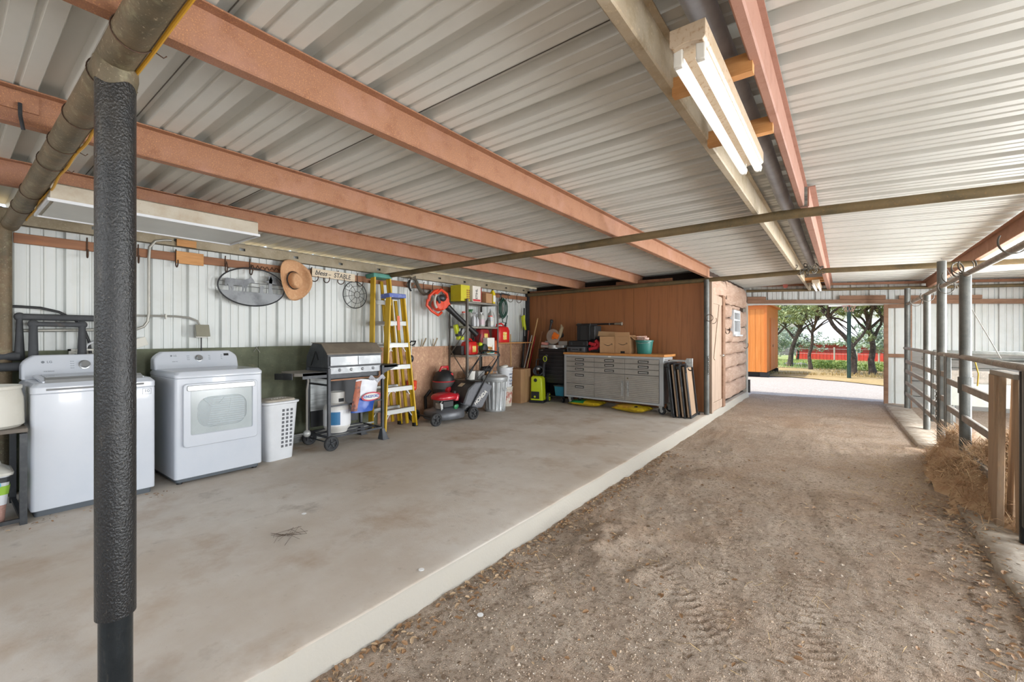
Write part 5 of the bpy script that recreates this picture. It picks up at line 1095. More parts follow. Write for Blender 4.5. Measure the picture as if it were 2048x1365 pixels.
MB().obox((-.20, -.06, .10), (.13, .10, .05), (0, .1, .3)).build('wood_offcut', mat('pink_offcut', '#b5766a', .7), t, bevel=.004)
# ================================================================ STEEL WORKBENCH
m_ss = mat('stainless_ribbed', '#a7a29b', .34, .3, [(3, '#97928b', .4, .7), (30, '#b3aea6', .55, .8, (.2, 1, 1))]); m_frame = mat('grey_cabinet_frame', '#aeb0b2', .4, .15); m_btop = mat('butcher_block_top', '#b97f45', .45, 0, [(14, '#a86f38', .45, .7, (.3, 1, 1)), (40, '#c99255', .5, .8, (.3, 1, 1))])
m_pull = mat('dark_recess', '#33302e', .5)
BL = 1.93; m_pullc = mat('bright_pull', '#c9c7c2', .4, .2)
t = thing('workbench_cabinet', 'long steel rolling workbench with ribbed drawers, two doors and a wooden top', 'workbench', (-4.26, 7.30, 0), R(-3.2))
MB().box(.03, BL-.03, .03, .49, .17, .945).build('cabinet_body', m_frame, t, bevel=.004)
mb = MB().box(0, .055, 0, .05, .15, .955).box(BL-.07, BL, 0, .05, .15, .955).box(.05, BL-.05, 0, .05, .15, .185).box(.05, BL-.05, 0, .05, .915, .955); mb.build('front_frame', m_frame, t, bevel=.004)
MB().box(-.01, BL+.02, -.02, .50, .955, .995).build('wood_top', m_btop, t, bevel=.004, label='butcher block wooden top')
cols = [(.058, .655), (.660, 1.255), (1.260, 1.857)]
def face(name, x0, x1, z0, z1, ribs=True, par=None):
    mb = MB(); k = max(1, round((z1-z0)/.031)); pts = [(0, z0), ]
    prof = [(-.006, z0)]
    if ribs:
        for i in range(k):
            a = z0+(z1-z0)*i/k; b = z0+(z1-z0)*(i+1)/k; prof += [(-.012, a+(b-a)*.15), (-.012, a+(b-a)*.85), (-.006, b-.001)]
    else: prof += [(-.012, z0+.004), (-.012, z1-.004), (-.006, z1)]
    poly = [(.02, z0)]+prof+[(.02, z1)]
    return mb.prism(poly, x0, x1, 'YZ').build(name, m_ss, par or t, smooth=20)
def pull(par, x, z):
    a = MB().box(x-.095, x+.095, -.016, -.0125, z-.022, z+.022).build('handle_recess', m_pull, par, bevel=.002)
    MB().bar((x-.07, -.026, z), (x+.08, -.026, z), .010, .012).ball((x-.062, -.022, z+.002), (.008, .006, .008), 8, 6).build('drawer_handle', m_pullc, par)
for ci, (x0, x1) in enumerate(cols):
    rows = [(.83, .91), (.735, .825), (.64, .73), (.42, .635), (.19, .415)] if ci == 0 else [(.83, .91), (.735, .825), (.64, .73)]
    for z0, z1 in rows:
        d = face('drawer', x0, x1, z0, z1, (z1-z0) > .15); pull(d, x0+.29 if ci == 0 else (x0+x1)/2-.0+(.03 if ci == 2 else -.0), z1-.045 if (z1-z0) < .15 else z1-.06)
for ci in (1, 2):
    x0, x1 = cols[ci]; d = face('door', x0, x1, .19, .635); xx = x1-.05 if ci == 1 else x0+.05
    MB().tube([(xx, -.012, .28), (xx, -.035, .29), (xx, -.035, .50), (xx, -.012, .51)], .006, 8).box(xx-.022, xx+.022, -.0145, -.0125, .26, .53).build('door_handle', m_steel, d)
    if ci == 2: MB().cyl((xx, -.02, .575), (xx, -.012, .575), .012).build('lock', m_chrome, d)
MB().tube([(BL+.0, .05, .90), (BL+.045, .06, .90), (BL+.045, .42, .90), (BL, .43, .90)], .010, 8).build('side_handle', m_chrome, t, label='chrome push handle on the right side')
MB().box(.93, .99, -.002, .0, .925, .945).build('small_badge', m_paper, t)
for x, y in ((.08, .07), (BL-.08, .07), (.08, .42), (BL-.08, .42)):
    c = MB().lathe([(.03, -.022), (.058, -.018), (.064, 0), (.058, .018), (.03, .022)], (x+.03, y, .064), 24, 'Y').build('caster', m_tyre, t)
    MB().lathe([(.0, -.026), (.028, -.025), (.028, .025), (0, .026)], (x+.03, y, .064), 16, 'Y').build('caster_hub', m_steel, c)
    MB().prism([(x-.02, .15), (x+.02, .05), (x+.04, .05), (x+.05, .15)], y-.034, y-.028, 'XZ').prism([(x-.02, .15), (x+.02, .05), (x+.04, .05), (x+.05, .15)], y+.028, y+.034, 'XZ').box(x-.04, x+.06, y-.04, y+.04, .142, .152).build('caster_fork', m_alu, c)
def wb(x, y, z=.996):       # a point on the bench top, in bench coordinates
    a = R(-3.2); return (-4.26+x*cos(a)-y*sin(a), 7.30+x*sin(a)+y*cos(a), z)
t = thing('tool_case', 'grey hard tool case with two latches, lowest at the left end of the workbench', 'case', wb(.18, .26), R(-3))
m_case = mat('grey_hard_case', '#56585b', .5); 
MB().box(-.20, .20, -.15, .15, 0, .105).build('case_body', m_case, t, bevel=.015)
for x in (-.13, .12): MB().box(x-.022, x+.022, -.162, -.15, .025, .075).build('latch', m_black, t, bevel=.003)
MB().tube([(-.05, -.15, .05), (-.05, -.175, .055), (.05, -.175, .055), (.05, -.15, .05)], .008, 6).build('case_handle', m_dgrey, t)
t = thing('tool_case', 'black tool case lying on the grey one at the left end of the workbench', 'case', wb(.20, .27, 1.104), R(1))
MB().box(-.20, .22, -.14, .14, 0, .11).build('case_body', m_black, t, bevel=.015)
for x in (-.13, .14): MB().box(x-.02, x+.02, -.152, -.14, .03, .08).build('latch', m_dgrey, t, bevel=.003)
t = thing('ammo_case', 'big black ridged plastic case standing on the black tool case', 'case', wb(.345, .30, 1.216), R(-4))
MB().box(-.17, .12, -.13, .13, 0, .30).box(.12, .22, -.12, .12, .02, .28).build('case_body', mat('black_ridged_plastic', '#25282a', .5), t, bevel=.012)
for x in (-.15, -.10, .07, .105): MB().box(x-.006, x+.006, -.137, -.13, .01, .29).build('rib', m_black, t)
MB().box(.13, .21, -.125, -.12, .17, .21).box(.13, .21, -.125, -.12, .06, .09).build('embossed_mark', m_dgrey, t)
MB().box(-.18, .13, -.14, .14, .285, .315).build('case_lid', m_black, t, bevel=.008)
# red bag
t = thing('red_tool_bag', 'limp red bag with black panels on the workbench beside the tool cases', 'bag', wb(.575, .22), 0)
mb = MB(); rr = random.Random(5)
for k in range(9):
    a = rr.uniform(-.9, .9); mb.obox((rr.uniform(-.07, .08), rr.uniform(-.07, .03), .07+rr.uniform(0, .10)), (.17, .035, .06), (rr.uniform(-.4, .4), a, rr.uniform(-.4, .4)))
mb.build('bag_folds', mat('crimson_cloth', '#b7202e', .7), t, bevel=.012)
MB().obox((.02, .03, .07), (.20, .13, .13), (0, .1, .1)).obox((.08, .02, .17), (.08, .08, .12), (0, -.5, 0)).obox((0, .0, .03), (.2, .16, .05)).build('bag_body', m_black, t, bevel=.02)
# smile boxes
def smile(mb, w, y, z):
    P = [(w*(-.5+k/14), z-.03*sin(pi*k/14)) for k in range(15)]; mb.tube([(a, y, b) for a, b in P], [.0015+.0035*sin(pi*k/14) for k in range(15)], 6)
    mb.tube([(w*.5-.022, y, z+.006), (w*.5+.002, y, z+.003), (w*.5-.003, y, z-.022)], .003, 5)
t = thing('cardboard_box', 'open brown box with a curved smile mark and raised rear flap, beside the red bag', 'box', wb(.86, .20), R(4))
MB().box(-.155, .13, -.10, .16, 0, .30).build('box_body', m_card, t, bevel=.003)
mb = MB(); smile(mb, .16, -.1015, .165); mb.build('printed_smile', m_black, t)
MB().obox((-.02, -.105, .245), (.26, .006, .10), (.08, 0, 0)).build('front_flap', m_card, t)
MB().obox((-.10, .14, .345), (.40, .006, .09), (-.25, .05, .0)).build('back_flap', mat('pale_flap', '#b9966f', .8), t)
t = thing('cardboard_box', 'brown box with a curved smile mark beside the teal pail', 'box', wb(1.158, .21), R(-4))
MB().box(-.15, .14, -.10, .15, 0, .30).build('box_body', m_card, t, bevel=.003)
mb = MB(); smile(mb, .17, -.1015, .18); mb.build('printed_smile', m_black, t)
MB().box(-.04, .04, -.102, -.1005, .0, .04).build('tape_label', m_black, t)
MB().obox((-.01, -.10, .33), (.28, .006, .09), (.12, 0, 0)).obox((.17, .02, .28), (.006, .22, .12), (0, -.9, 0)).build('flap', m_card, t)
t = thing('teal_pail', 'teal plastic pail at the right end of the workbench items', 'pail', wb(1.50, .24))
MB().lathe([(.115, 0), (.12, .01), (.145, .205), (.155, .21), (.155, .23), (.148, .235), (.140, .225), (.0, .19)], n=36).build('pail_body', m_teal, t)
MB().tube([(-.15, 0, .215), (-.10, -.12, .19), (0, -.16, .18), (.10, -.12, .19), (.15, 0, .215)], .003, 6).build('pail_handle', m_steel, t)
mb = MB(); rr = random.Random(8)
for k in range(4): mb.obox((rr.uniform(-.03, .03)-.02, rr.uniform(-.03, .03), .235+.02*k), (.17, .12, .018), (rr.uniform(-.1, .1), rr.uniform(-.1, .1), rr.uniform(-.4, .4)))
tag(mb.build('paper_packet', mat('pink_white_packet', '#d3a696', .6, 0, [(30, '#e2d8cd', .5, .6)]), bevel=.004, loc=None) if False else mb.build('paper_packet', mat('pink_white_packet', '#d3a696', .6, 0, [(30, '#e2d8cd', .5, .6)]), bevel=.004), 'pinkish packets heaped in the teal pail', 'packet', loc=wb(1.50, .24))
t = thing('sprinkler_wand', 'black wand with a pale knobbed end lying level above the boxes against the plywood', 'wand', (-4.15, 7.80, 1.535))
MB().tube([(0, 0, 0), (.78, 0, -.0)], .016, 10).build('shaft', m_black, t)
MB().lathe([(.016, .70), (.022, .72), (.022, .80), (.035, .82), (.035, .85), (.02, .86)], n=16, axis='X').build('nozzle_end', mat('pale_nozzle', '#a79d8d', .4, .5), t)
MB().tube([(-.09, 0, .01), (-.05, 0, .0), (0, 0, 0)], [.02, .022, .016], 9).build('grip_end', mat('grey_grip', '#7a7a76', .4, .5), t)
MB().tube([(.2, .04, -.02), (.2, -.02, -.02), (.2, -.022, .02)], .004, 5).tube([(.6, .04, -.02), (.6, -.02, -.02), (.6, -.022, .02)], .004, 5).build('wall_nail', m_steel, t)
# soil bags under the bench
def soil(loc, rz, w, d, h, m1, m2, lb, mark):
    t = thing('soil_bag', lb, 'bag', loc, rz); mb = MB()
    def f_(u, v, s_):
        e = max(0, 16*u*(1-u)*v*(1-v))**.38; return ((u-.5)*w+.01*sin(v*9), (v-.5)*d+.02*sin(u*6), h/2*(1+s_*e)+(.012*noise.noise((u*5, v*5, 2)) if s_ > 0 else 0))
    pillow(mb, f_, 16, 10); bmesh.ops.remove_doubles(mb.b, verts=mb.b.verts[:], dist=.0005); b = mb.build('bag_body', m1, t, smooth=80)
    mb = MB(); 
    def g_(u, v, s_): u2, v2 = mark[0]+(mark[1]-mark[0])*u, .01+.42*v; p = f_(u2, v2, 1 if s_ > 0 else 1); return (p[0], p[1]-.001, p[2]+.0025*s_)
    pillow(mb, g_, 8, 6); mb.build('printed_band', m2, t, smooth=80)
    p = f_(mark[2], .22, 1); MB(Matrix.Translation((p[0], p[1], p[2]+.004)) @ Euler((.5, 0, 0)).to_matrix().to_4x4()).lathe([(.03, 0), (.03, .003)], n=18).build('round_mark', m_black, t)
    return t
m_bagy = mat('yellow_soil_bag', '#d2b21e', .35, 0, [(6, '#b7981d', .45, .7), (12, '#7d7a2a', .62, .8)])
soil((-3.82, 7.40, 0), .05, .62, .40, .105, m_bagy, mat('green_print', '#1f7f45', .35), 'yellow garden soil bag with a green band under the left half of the workbench', (.04, .5, .30))
soil((-2.90, 7.28, 0), -.12, .60, .40, .12, m_bagy, mat('brown_yellow_print', '#b8862a', .35, 0, [(12, '#c9a52a', .45, .6), (14, '#7a3b22', .6, .7)]), 'crumpled yellow soil bag under the right half of the workbench', (.05, .6, .72))
# folded tables leaning beside the bench
t0 = None
m_tt = mat('tan_table_edge', '#a98d72', .6); 
for i in range(4):
    x = -2.18+.080*i; h = .86-.015*i
    t = thing('folding_table', ['leftmost black framed folded table leaning on the end of the workbench', 'second black framed folded table from the workbench', 'third folded table from the workbench, with a white tag', 'rightmost black framed folded table of the leaning stack'][i], 'folding table', (x, 7.10+.02*i, .0), group='folded tables beside the workbench', rot=(0, -.105, .04))
    MB().box(.0, .030, 0, .46, .02, h).build('table_top', m_tt if i else m_black, t, bevel=.002, label='tan table edge' if i else None)
    MB().box(.030, .058, -.012, .02, .0, h+.02).box(.030, .058, .44, .47, .0, h+.02).box(.030, .058, 0, .46, h-.02, h+.02).box(.03, .058, 0, .46, 0, .03).build('folded_frame', m_black, t, bevel=.003)
    MB().tube([(.046, -.02, .06), (.046, -.02, h-.12), (.046, -.02, h-.10)], .010, 8).build('leg', m_dgrey, t)
    if i in (0, 2): MB().cyl((.0, -.03, h-.03), (.045, -.03, h-.03), .03).build('hinge_cap', m_black, t)
    if i == 2: MB().box(.032, .056, -.0135, -.012, .42, .50).build('tag', m_paper, t)
t = thing('table_clamp', 'small grey vise like clamp on top of the folded tables', 'clamp', (-2.12, 7.30, .885)); MB().box(-.14, .16, -.02, .04, 0, .03).cyl((.14, -.03, .01), (.14, .04, .01), .04).box(.12, .22, -.02, .0, -.08, .06).build('clamp_body', m_steel, t, bevel=.004); MB().tube(arc((.19, -.03, -.10), .035, 180, 360, 8), .009, 7).build('clamp_hook', m_black, t)
tag(MB().box(-2.0, -1.88, 7.62, 7.66, .0, .03).box(-1.98, -1.96, 7.5, 7.62, 0, .02).build('door_stop', m_dgrey), 'small dark scrap of metal on the slab beside the corner post', 'scrap')

# ---------------------------------------------------------------- hooks, chain and hooks at the corner
def loopshoe(loc, rz, label, closed=False, r=.055, rx=0, m=None, group=None):
    mb = MB(); a0, a1 = (0, 360) if closed else (150, 395)
    pts = arc((0, 0, 0), r, a0, a1, 22); 
    if closed: pts = pts[:-1]
    mb.tube(pts, .0085, 8, closed=closed, flat=.55)
    return tag(mb.build('horseshoe_hook', m or m_shoe), label, 'hook', group, loc=loc, rot=(rx, 0, rz))
g_ = 'horseshoe hooks at the corner of the tack room'
loopshoe((-1.745, 7.69, 1.60), .3, 'closed horseshoe ring welded on the corner post', True, .055, m=m_rebar, group=g_)
loopshoe((-1.745, 7.92, 1.57), .4, 'open horseshoe hook just right of the corner post', False, .06, m=m_rebar, group=g_)
loopshoe((-1.765, 9.22, 1.42), 1.2, 'open horseshoe hook on the log slabs left of the small window', False, .075, m=m_rebar, group=g_)
loopshoe((-1.765, 11.2, 1.10), 1.0, 'open horseshoe hook at the doorway end of the log slabs', False, .075, m=m_rebar, group=g_)
mb = MB()
for k in range(9):
    z = .95-.033*k; mb.tube([(-1.762+.0*k, 7.70+.011*cos(a)*(1 if k % 2 else .2), z+.02*sin(a)) if k % 2 else (-1.762+.011*cos(a), 7.70, z+.02*sin(a)) for a in [2*pi*j/8 for j in range(8)]], .004, 5, closed=True)
tag(mb.build('chain', m_shoe), 'short chain hanging on the corner post of the plywood wall', 'chain')
tag(MB().box(-1.74, -1.70, 11.35, 11.40, .0, .30).build('metal_bracket', m_dgrey), 'dark metal bracket at the foot of the log slab wall by the big doorway', 'bracket')

# ================================================================ STALL FENCE ON THE RIGHT
m_rail = mat('dusty_gate_rail', '#8b847b', .55, .4, [(8, '#6f6a63', .4, .7), (60, '#a9a196', .55, .8)], (60, .2)); m_railpipe = mat('dusty_rail_pipe', '#8a8278', .5, .4, [(12, '#6c675f', .4, .65), (60, '#aea395', .5, .75)], (60, .2))
for y, r, zt, lb in ((6.16, .045, 1.93, 'grey stall post with a collar, behind the hay, below the cluster of horseshoes'), (7.45, .045, 2.215, 'tallest grey stall post, reaching the crossing pipe, a chain at knee height'), (8.63, .040, 1.90, 'third grey stall post, between the tall one and the doorway'), (11.0, .045, 2.20, 'grey stall post next to the sliding door')):
    t = thing('stall_post', lb, 'post', (.97, y, -.13)); MB().cyl((0, 0, 0), (0, 0, zt+.13), r, n=20).build('post_pipe', m_gpost, t)
    if y < 7: MB().cyl((0, 0, .86), (0, 0, 1.02), r+.01, n=20).build('collar', m_gpost, t)
tag(MB().tube([(.97, 2.4, 1.915), (.97, 5, 1.905), (.97, 8, 1.905), (.97, 11.2, 1.90)], .026, 14).build('horseshoe_rail', m_railpipe), 'level dusty pipe rail at head height on the stall posts, horseshoes welded on it', 'rail')
g2 = 'horseshoes on the stall rail'
for i, (y, z, rz, cl, lb) in enumerate(((4.46, 1.945, .35, False, 'large open horseshoe on the rail at the right edge of the picture'), (5.86, 1.965, .5, False, 'horseshoe at the near end of the cluster on the stall rail'), (6.05, 1.975, -.2, False, 'upright horseshoe in the middle of the cluster on the stall rail'), (6.30, 1.975, .8, True, 'closed looking horseshoe ring in the cluster on the stall rail'), (6.62, 1.945, .2, False, 'horseshoe at the far end of the cluster on the stall rail'), (6.90, 1.855, .3, False, 'horseshoe hanging below the rail left of the cluster'), (8.30, 1.855, .3, False, 'horseshoe hook below the rail beyond the tall post'), (9.45, 1.855, .3, False, 'last horseshoe hook on the rail toward the doorway'))):
    loopshoe((.935, y, z), rz, lb, cl, .075 if i else .085, group=g2)
def gate(label, y0, y1, zs, stiles, x=.95, top=None, m=None, tl=None):
    t = thing('stall_gate', label, 'gate', (x, y0, 0)); L = y1-y0
    for z in zs: MB().box(-.012, .020, 0, L, z-.032, z+.032).build('rail', m or m_rail, t, bevel=.006)
    if top: MB().tube([(0, 0, top), (0, L*.5, top+.004), (0, tl or L, top)], .026, 14).build('top_rail', m_railpipe, t)
    for s_ in stiles: MB().box(-.018, .024, s_-.024, s_+.024, min(zs)-.06, (top or max(zs))+.01).build('stile', m_gpost, t, bevel=.006)
    return t
gate('nearest stall gate at the right edge, beyond the wooden planks', 2.3, 4.30, (.83, .59, .345, .11), (1.96,), top=1.085, tl=2.66)
gate('stall gate with dusty rails in front of the hay', 4.98, 6.95, (.79, .49, .17), (1.93,), top=1.085)
gate('short gate panel between the hay and the tall stall post', 7.0, 7.41, (.85, .56, .27), (.02, .32), top=1.08)
gate('long far stall gate between the tall post and the doorway', 7.58, 11.2, (.83, .65, .43, .23), (.40, .98, 3.5), top=1.075)
tag(MB().cyl((.985, 4.345, -.16), (.985, 4.345, 1.06), .05, n=20).build('stall_post', m_pole2), 'short dark steel gate post beside the wooden planks at the right edge', 'post')
mb = MB()
for k in range(12):
    z = .62-.03*k; mb.tube([(.918, 7.42+.010*cos(a)*(1 if k % 2 else .2), z+.019*sin(a)) if k % 2 else (.918+.010*cos(a), 7.42, z+.019*sin(a)) for a in [2*pi*j/8 for j in range(8)]], .0035, 5, closed=True)
tag(mb.build('chain', m_shoe), 'gate chain hanging on the tall stall post', 'chain')
pl = [((.93, 4.93, -.17), (.93, 4.90, 1.0), .04, .14), ((.90, 4.68, -.20), (.95, 4.86, 1.0), .04, .14), ((.99, 4.52, -.2), (1.0, 4.64, 1.0), .04, .12), ((1.0, 4.80, -.2), (1.02, 4.76, .98), .04, .15)]
for i, (a, b, w1, w2) in enumerate(pl):
    tag(MB().bar(a, b, w2, w1, (1, 0, 0)).build('wood_plank', m_wood, bevel=.004), ('upright weathered plank farthest from the viewer beside the hay gate', 'slanting weathered plank in the middle of the plank group', 'plank nearest the right edge, next to the dark gate post', 'dark plank at the back of the plank group')[i], 'plank', 'planks standing by the stall gate')
tag(MB().box(.915, 1.0, 4.38, 4.97, 1.0, 1.035).build('cap_board', mat('dusty_cap', '#a1988b', .8), bevel=.004), 'dusty cap board lying over the upright planks under the rail', 'board')
# pen rails further back
tag(MB().tube([(1.05, 8.72, 1.07), (1.6, 8.8, 1.06), (2.4, 8.85, 1.05), (3.15, 8.88, 1.05)], .03, 14).build('pen_rail', m_gpost), 'dark grey round rail running across the back of the pen', 'rail')
tag(MB().tube([(1.1, 10.4, .92), (3.2, 10.4, .92)], .028, 14).build('pen_rail', m_gpost), 'far dark rail in front of the grey boards of the pen', 'rail')
for i, x in enumerate((1.30, 2.9)): tag(MB().cyl((x, 9.2, -.12), (x, 9.2, .75), .05, n=14).build('pen_post', m_gpost), ('short grey post in the pen behind the gate rails', 'short grey post further right in the pen')[i], 'post')
tag(MB().box(1.2, 3.2, 8.9, 8.93, .30, .62).build('feed_panel', mat('pale_grey_panel', '#94968f', .6, 0, [(5, '#858780', .4, .7)])), 'pale grey panel low in the pen behind the hay', 'panel')
tag(MB().box(1.2, 3.2, 8.94, 8.98, .62, .80).build('feed_panel', m_rail), 'darker grey board above the pale panel in the pen', 'panel')
tag(MB().tube([(1.06, 8.2, 2.35), (1.06, 7.4, 1.98), (1.08, 6.6, 1.6), (1.1, 5.6, 1.10)], .004, 6).build('steel_wire', m_steel), 'thin wire slanting from the ceiling to the pen rail', 'wire')
tag(MB().tube([(.97, 5.76, 1.06), (.99, 5.75, .95), (.985, 5.76, .84)], .014, 6, flat=.4).build('baling_twine', mat('yellow_twine', '#c2a33a', .7)), 'yellow twine hanging over the gate rail above the hay', 'twine')
# hay
m_hay = mat('brown_hay', '#b89a78', .9, 0, [(3, '#a17c5a', .45, .65), (9, '#d8bd96', .5, .75)]); m_hay2 = mat('pale_straw', '#c0a477', .9, 0, [(20, '#a98a5c', .5, .7)])
def hh(x, y):
    a = .56*math.exp(-(((x-1.38)/.40)**2+((y-5.7)/1.0)**2)); b = .40*math.exp(-(((x-.98)/.17)**2+((y-6.55)/.55)**2)); c = .16*math.exp(-(((x-.95)/.28)**2+((y-5.6)/.8)**2))
    return -.13+max(a, b)+c+.05*noise.noise((x*5, y*5, 1))+.03*noise.noise((x*14, y*14, 1))
mb = MB(); nx, ny = 46, 90
G_ = [[mb.v((.66+1.9*i/nx, 4.2+4.4*j/ny, hh(.66+1.9*i/nx, 4.2+4.4*j/ny)-.035)) for i in range(nx+1)] for j in range(ny+1)]
for a, b in zip(G_, G_[1:]):
    for i in range(nx): mb.f([a[i], a[i+1], b[i+1], b[i]])
rr = random.Random(11)
def strand(mb, x, y, z, L, w, tilt=.5):
    a = rr.uniform(0, 2*pi); d = Vector((cos(a), sin(a), rr.uniform(-tilt, tilt))).normalized(); s_ = Vector((-sin(a), cos(a), rr.uniform(-.5, .5))).normalized()*w
    p = Vector((x, y, z)); q = p+d*L*.5+Vector((0, 0, rr.uniform(-.1, .25)*L)); r = p+d*L
    V = [mb.v(c) for c in (p-s_, p+s_, q+s_, q-s_, r+s_*.3, r-s_*.3)]
    mb.f([V[0], V[1], V[2], V[3]]); mb.f([V[3], V[2], V[4], V[5]])
for k in range(12000):
    x, y = rr.gauss(1.12, .27), rr.gauss(6.0, .75)
    if not (.68 < x < 2.3 and 4.4 < y < 8.3): continue
    z = hh(x, y)
    if z < -.05 and rr.random() < .5: continue
    strand(mb, x, y, z-.01, rr.uniform(.06, .20), rr.uniform(.0012, .003), .9)
o = tag(mb.build('hay', m_hay, smooth=0, kind='stuff'), 'brown loose hay heaped behind and under the stall gate', 'hay')
mb = MB()
for k in range(2600):
    if rr.random() < .55: x, y = rr.gauss(.55, .35), rr.gauss(5.8, .9)
    else: x, y = rr.uniform(-1.7, .9), rr.uniform(2.0, 10)
    if not (-1.7 < x < 1.0): continue
    strand(mb, x, y, dirt_h(x, y)+.006, rr.uniform(.03, .13), rr.uniform(.0006, .0016), .12)
tag(mb.build('straw_litter', m_hay2, smooth=0, kind='stuff'), 'pale straw bits scattered over the dirt aisle', 'straw')
# leaves and pebbles
def leaf(mb, x, y, z, L):
    a = rr.uniform(0, 2*pi); t1, t2 = rr.uniform(-.35, .35), rr.uniform(-.35, .35); M = Matrix.Translation((x, y, z)) @ Euler((t1, t2, a)).to_matrix().to_4x4(); W_ = L*.27; c = L*.10
    P = [(-L/2, 0, 0), (-L*.2, W_, c), (L*.22, W_*.85, c), (L/2, 0, .0), (L*.22, -W_*.85, c), (-L*.2, -W_, c), (0, 0, -.0)]
    V = [mb.v(M @ Vector(p)) for p in P]; mb.mi = rr.choice((0, 0, 1, 2))
    mb.f([V[0], V[6], V[1]]); mb.f([V[1], V[6], V[2]]); mb.f([V[2], V[6], V[3]]); mb.f([V[3], V[6], V[4]]); mb.f([V[4], V[6], V[5]]); mb.f([V[5], V[6], V[0]])
lm = [mat('dry_brown_leaf', '#94714f', .7), mat('tan_leaf', '#b79c7c', .7), mat('grey_brown_leaf', '#7b6753', .8)]
mb = MB()
for k in range(2400):
    q = rr.random()
    if q < .42: x, y = -1.74+abs(rr.gauss(0, .09)), rr.uniform(.4, 5.5)
    elif q < .75: x, y = .66+rr.gauss(0, .14), rr.uniform(2.5, 5.2)
    else: x, y = rr.uniform(-1.7, .9), rr.uniform(.6, 6)
    if x < -1.75 or x > 1.1: continue
    leaf(mb, x, y, dirt_h(x, y)+.008+(.03 if .74 < x < 1 else 0)*(1 if y < 5.1 else 0), rr.uniform(.015, .042))
for k in range(60): x, y = rr.gauss(-4.45, .05), rr.uniform(.1, 1.2); leaf(mb, x, y, .008, rr.uniform(.012, .03))
tag(mb.build('leaf_litter', lm, smooth=0, kind='stuff'), 'dry brown leaves gathered along the slab edge and the stall footing', 'leaves')
mb = MB()
for k in range(9500):
    y = .7+abs(rr.gauss(0, 1.5)); x = rr.uniform(-1.72, .85); s_ = rr.uniform(.002, .0065)*(1 if rr.random() < .97 else 2.0)
    z = dirt_h(x, y)+s_*.3; V = [mb.v((x+s_*rr.uniform(.6, 1.2)*a, y+s_*rr.uniform(.6, 1.2)*b, z+s_*.7*c)) for a, b, c in ((1, 0, 0), (0, 1, 0), (-1, 0, 0), (0, -1, 0), (0, 0, 1))]; mb.mi = rr.choice((0, 0, 1, 2))
    for i in range(4): mb.f([V[i], V[(i+1) % 4], V[4]])
tag(mb.build('gravel_grains', [mat('sand_grain', '#b8a28a', .9), mat('pale_grain', '#cbbba8', .9), mat('dark_grain', '#86705a', .9)], smooth=0, kind='stuff'), 'coarse sand and small pebbles on the dirt aisle', 'gravel')
def rock(loc, r, lb, m):
    mb = MB(); mb.ball((0, 0, 0), r, 12, 8)
    for v in mb.b.verts: v.co *= 1+.35*noise.noise(v.co*18+Vector(loc))
    tag(mb.build('stone', m, smooth=60), lb, 'stone', loc=loc)
rock((-1.36, 2.0, -.115), (.045, .035, .025), 'small dirt clod on the near part of the aisle', m_dirt)
for i, (x, y, z) in enumerate(((-3.13, 1.63, 0), (-1.86, 1.63, .0), (-1.48, 1.69, dirt_h(-1.48, 1.69)+.004))):
    tag(MB().lathe([(.016, 0), (.016, .002)], n=20).build('white_disc', mat('bright_white_disc', '#f4f4f2', .4)), ('small white disc in the middle of the slab in front of the dryer', 'small white disc near the slab edge', 'small white disc lying on the dirt below the slab edge')[i], 'disc', loc=(x, y, z))
mb = MB(); 
for k in range(9): mb.tube([(-3.0+.15*rr.random()+.1*k/9, 1.25+.2*rr.random(), .004), (-3.0+.2*rr.random()+.1*k/9, 1.3+.2*rr.random(), .008), (-2.95+.2*rr.random(), 1.35+.2*rr.random(), .004)], .0009, 4)
tag(mb.build('dry_twigs', m_rebar, smooth=0, kind='stuff'), 'few dry twigs on the slab in front of the dryer', 'twigs')
# sliding door
t = thing('sliding_door', 'brown framed sliding door with white ribbed sheet at the right of the big doorway', 'door', (.66, 11.52, -.10))
mb = MB().box(0, .07, -.03, .03, 0, 2.04).box(.36, .42, -.03, .03, 0, 2.04).box(.07, .36, -.03, .03, 1.96, 2.04).box(.07, .36, -.03, .03, 0, .06).box(.07, .36, -.03, .03, .98, 1.05); mb.build('door_frame', m_brown, t, bevel=.004)
mb = MB(); P = [(.07, 0), (.12, 0), (.135, .03), (.165, .03), (.18, 0), (.36, 0)]; mb.loft([[(a, b, z) for a, b in P]+[(a, b+.004, z) for a, b in P[::-1]] for z in (.05, 1.97)]); mb.build('door_sheet', m_white_sheet, t, smooth=20)
tag(MB().cyl((-1.02, 11.5, 2.43), (-1.02, 11.52, 2.43), .05).build('red_disc', mat('faded_red_lamp', '#b9695c', .5)), 'small faded red round reflector high on the far wall over the doorway', 'reflector')
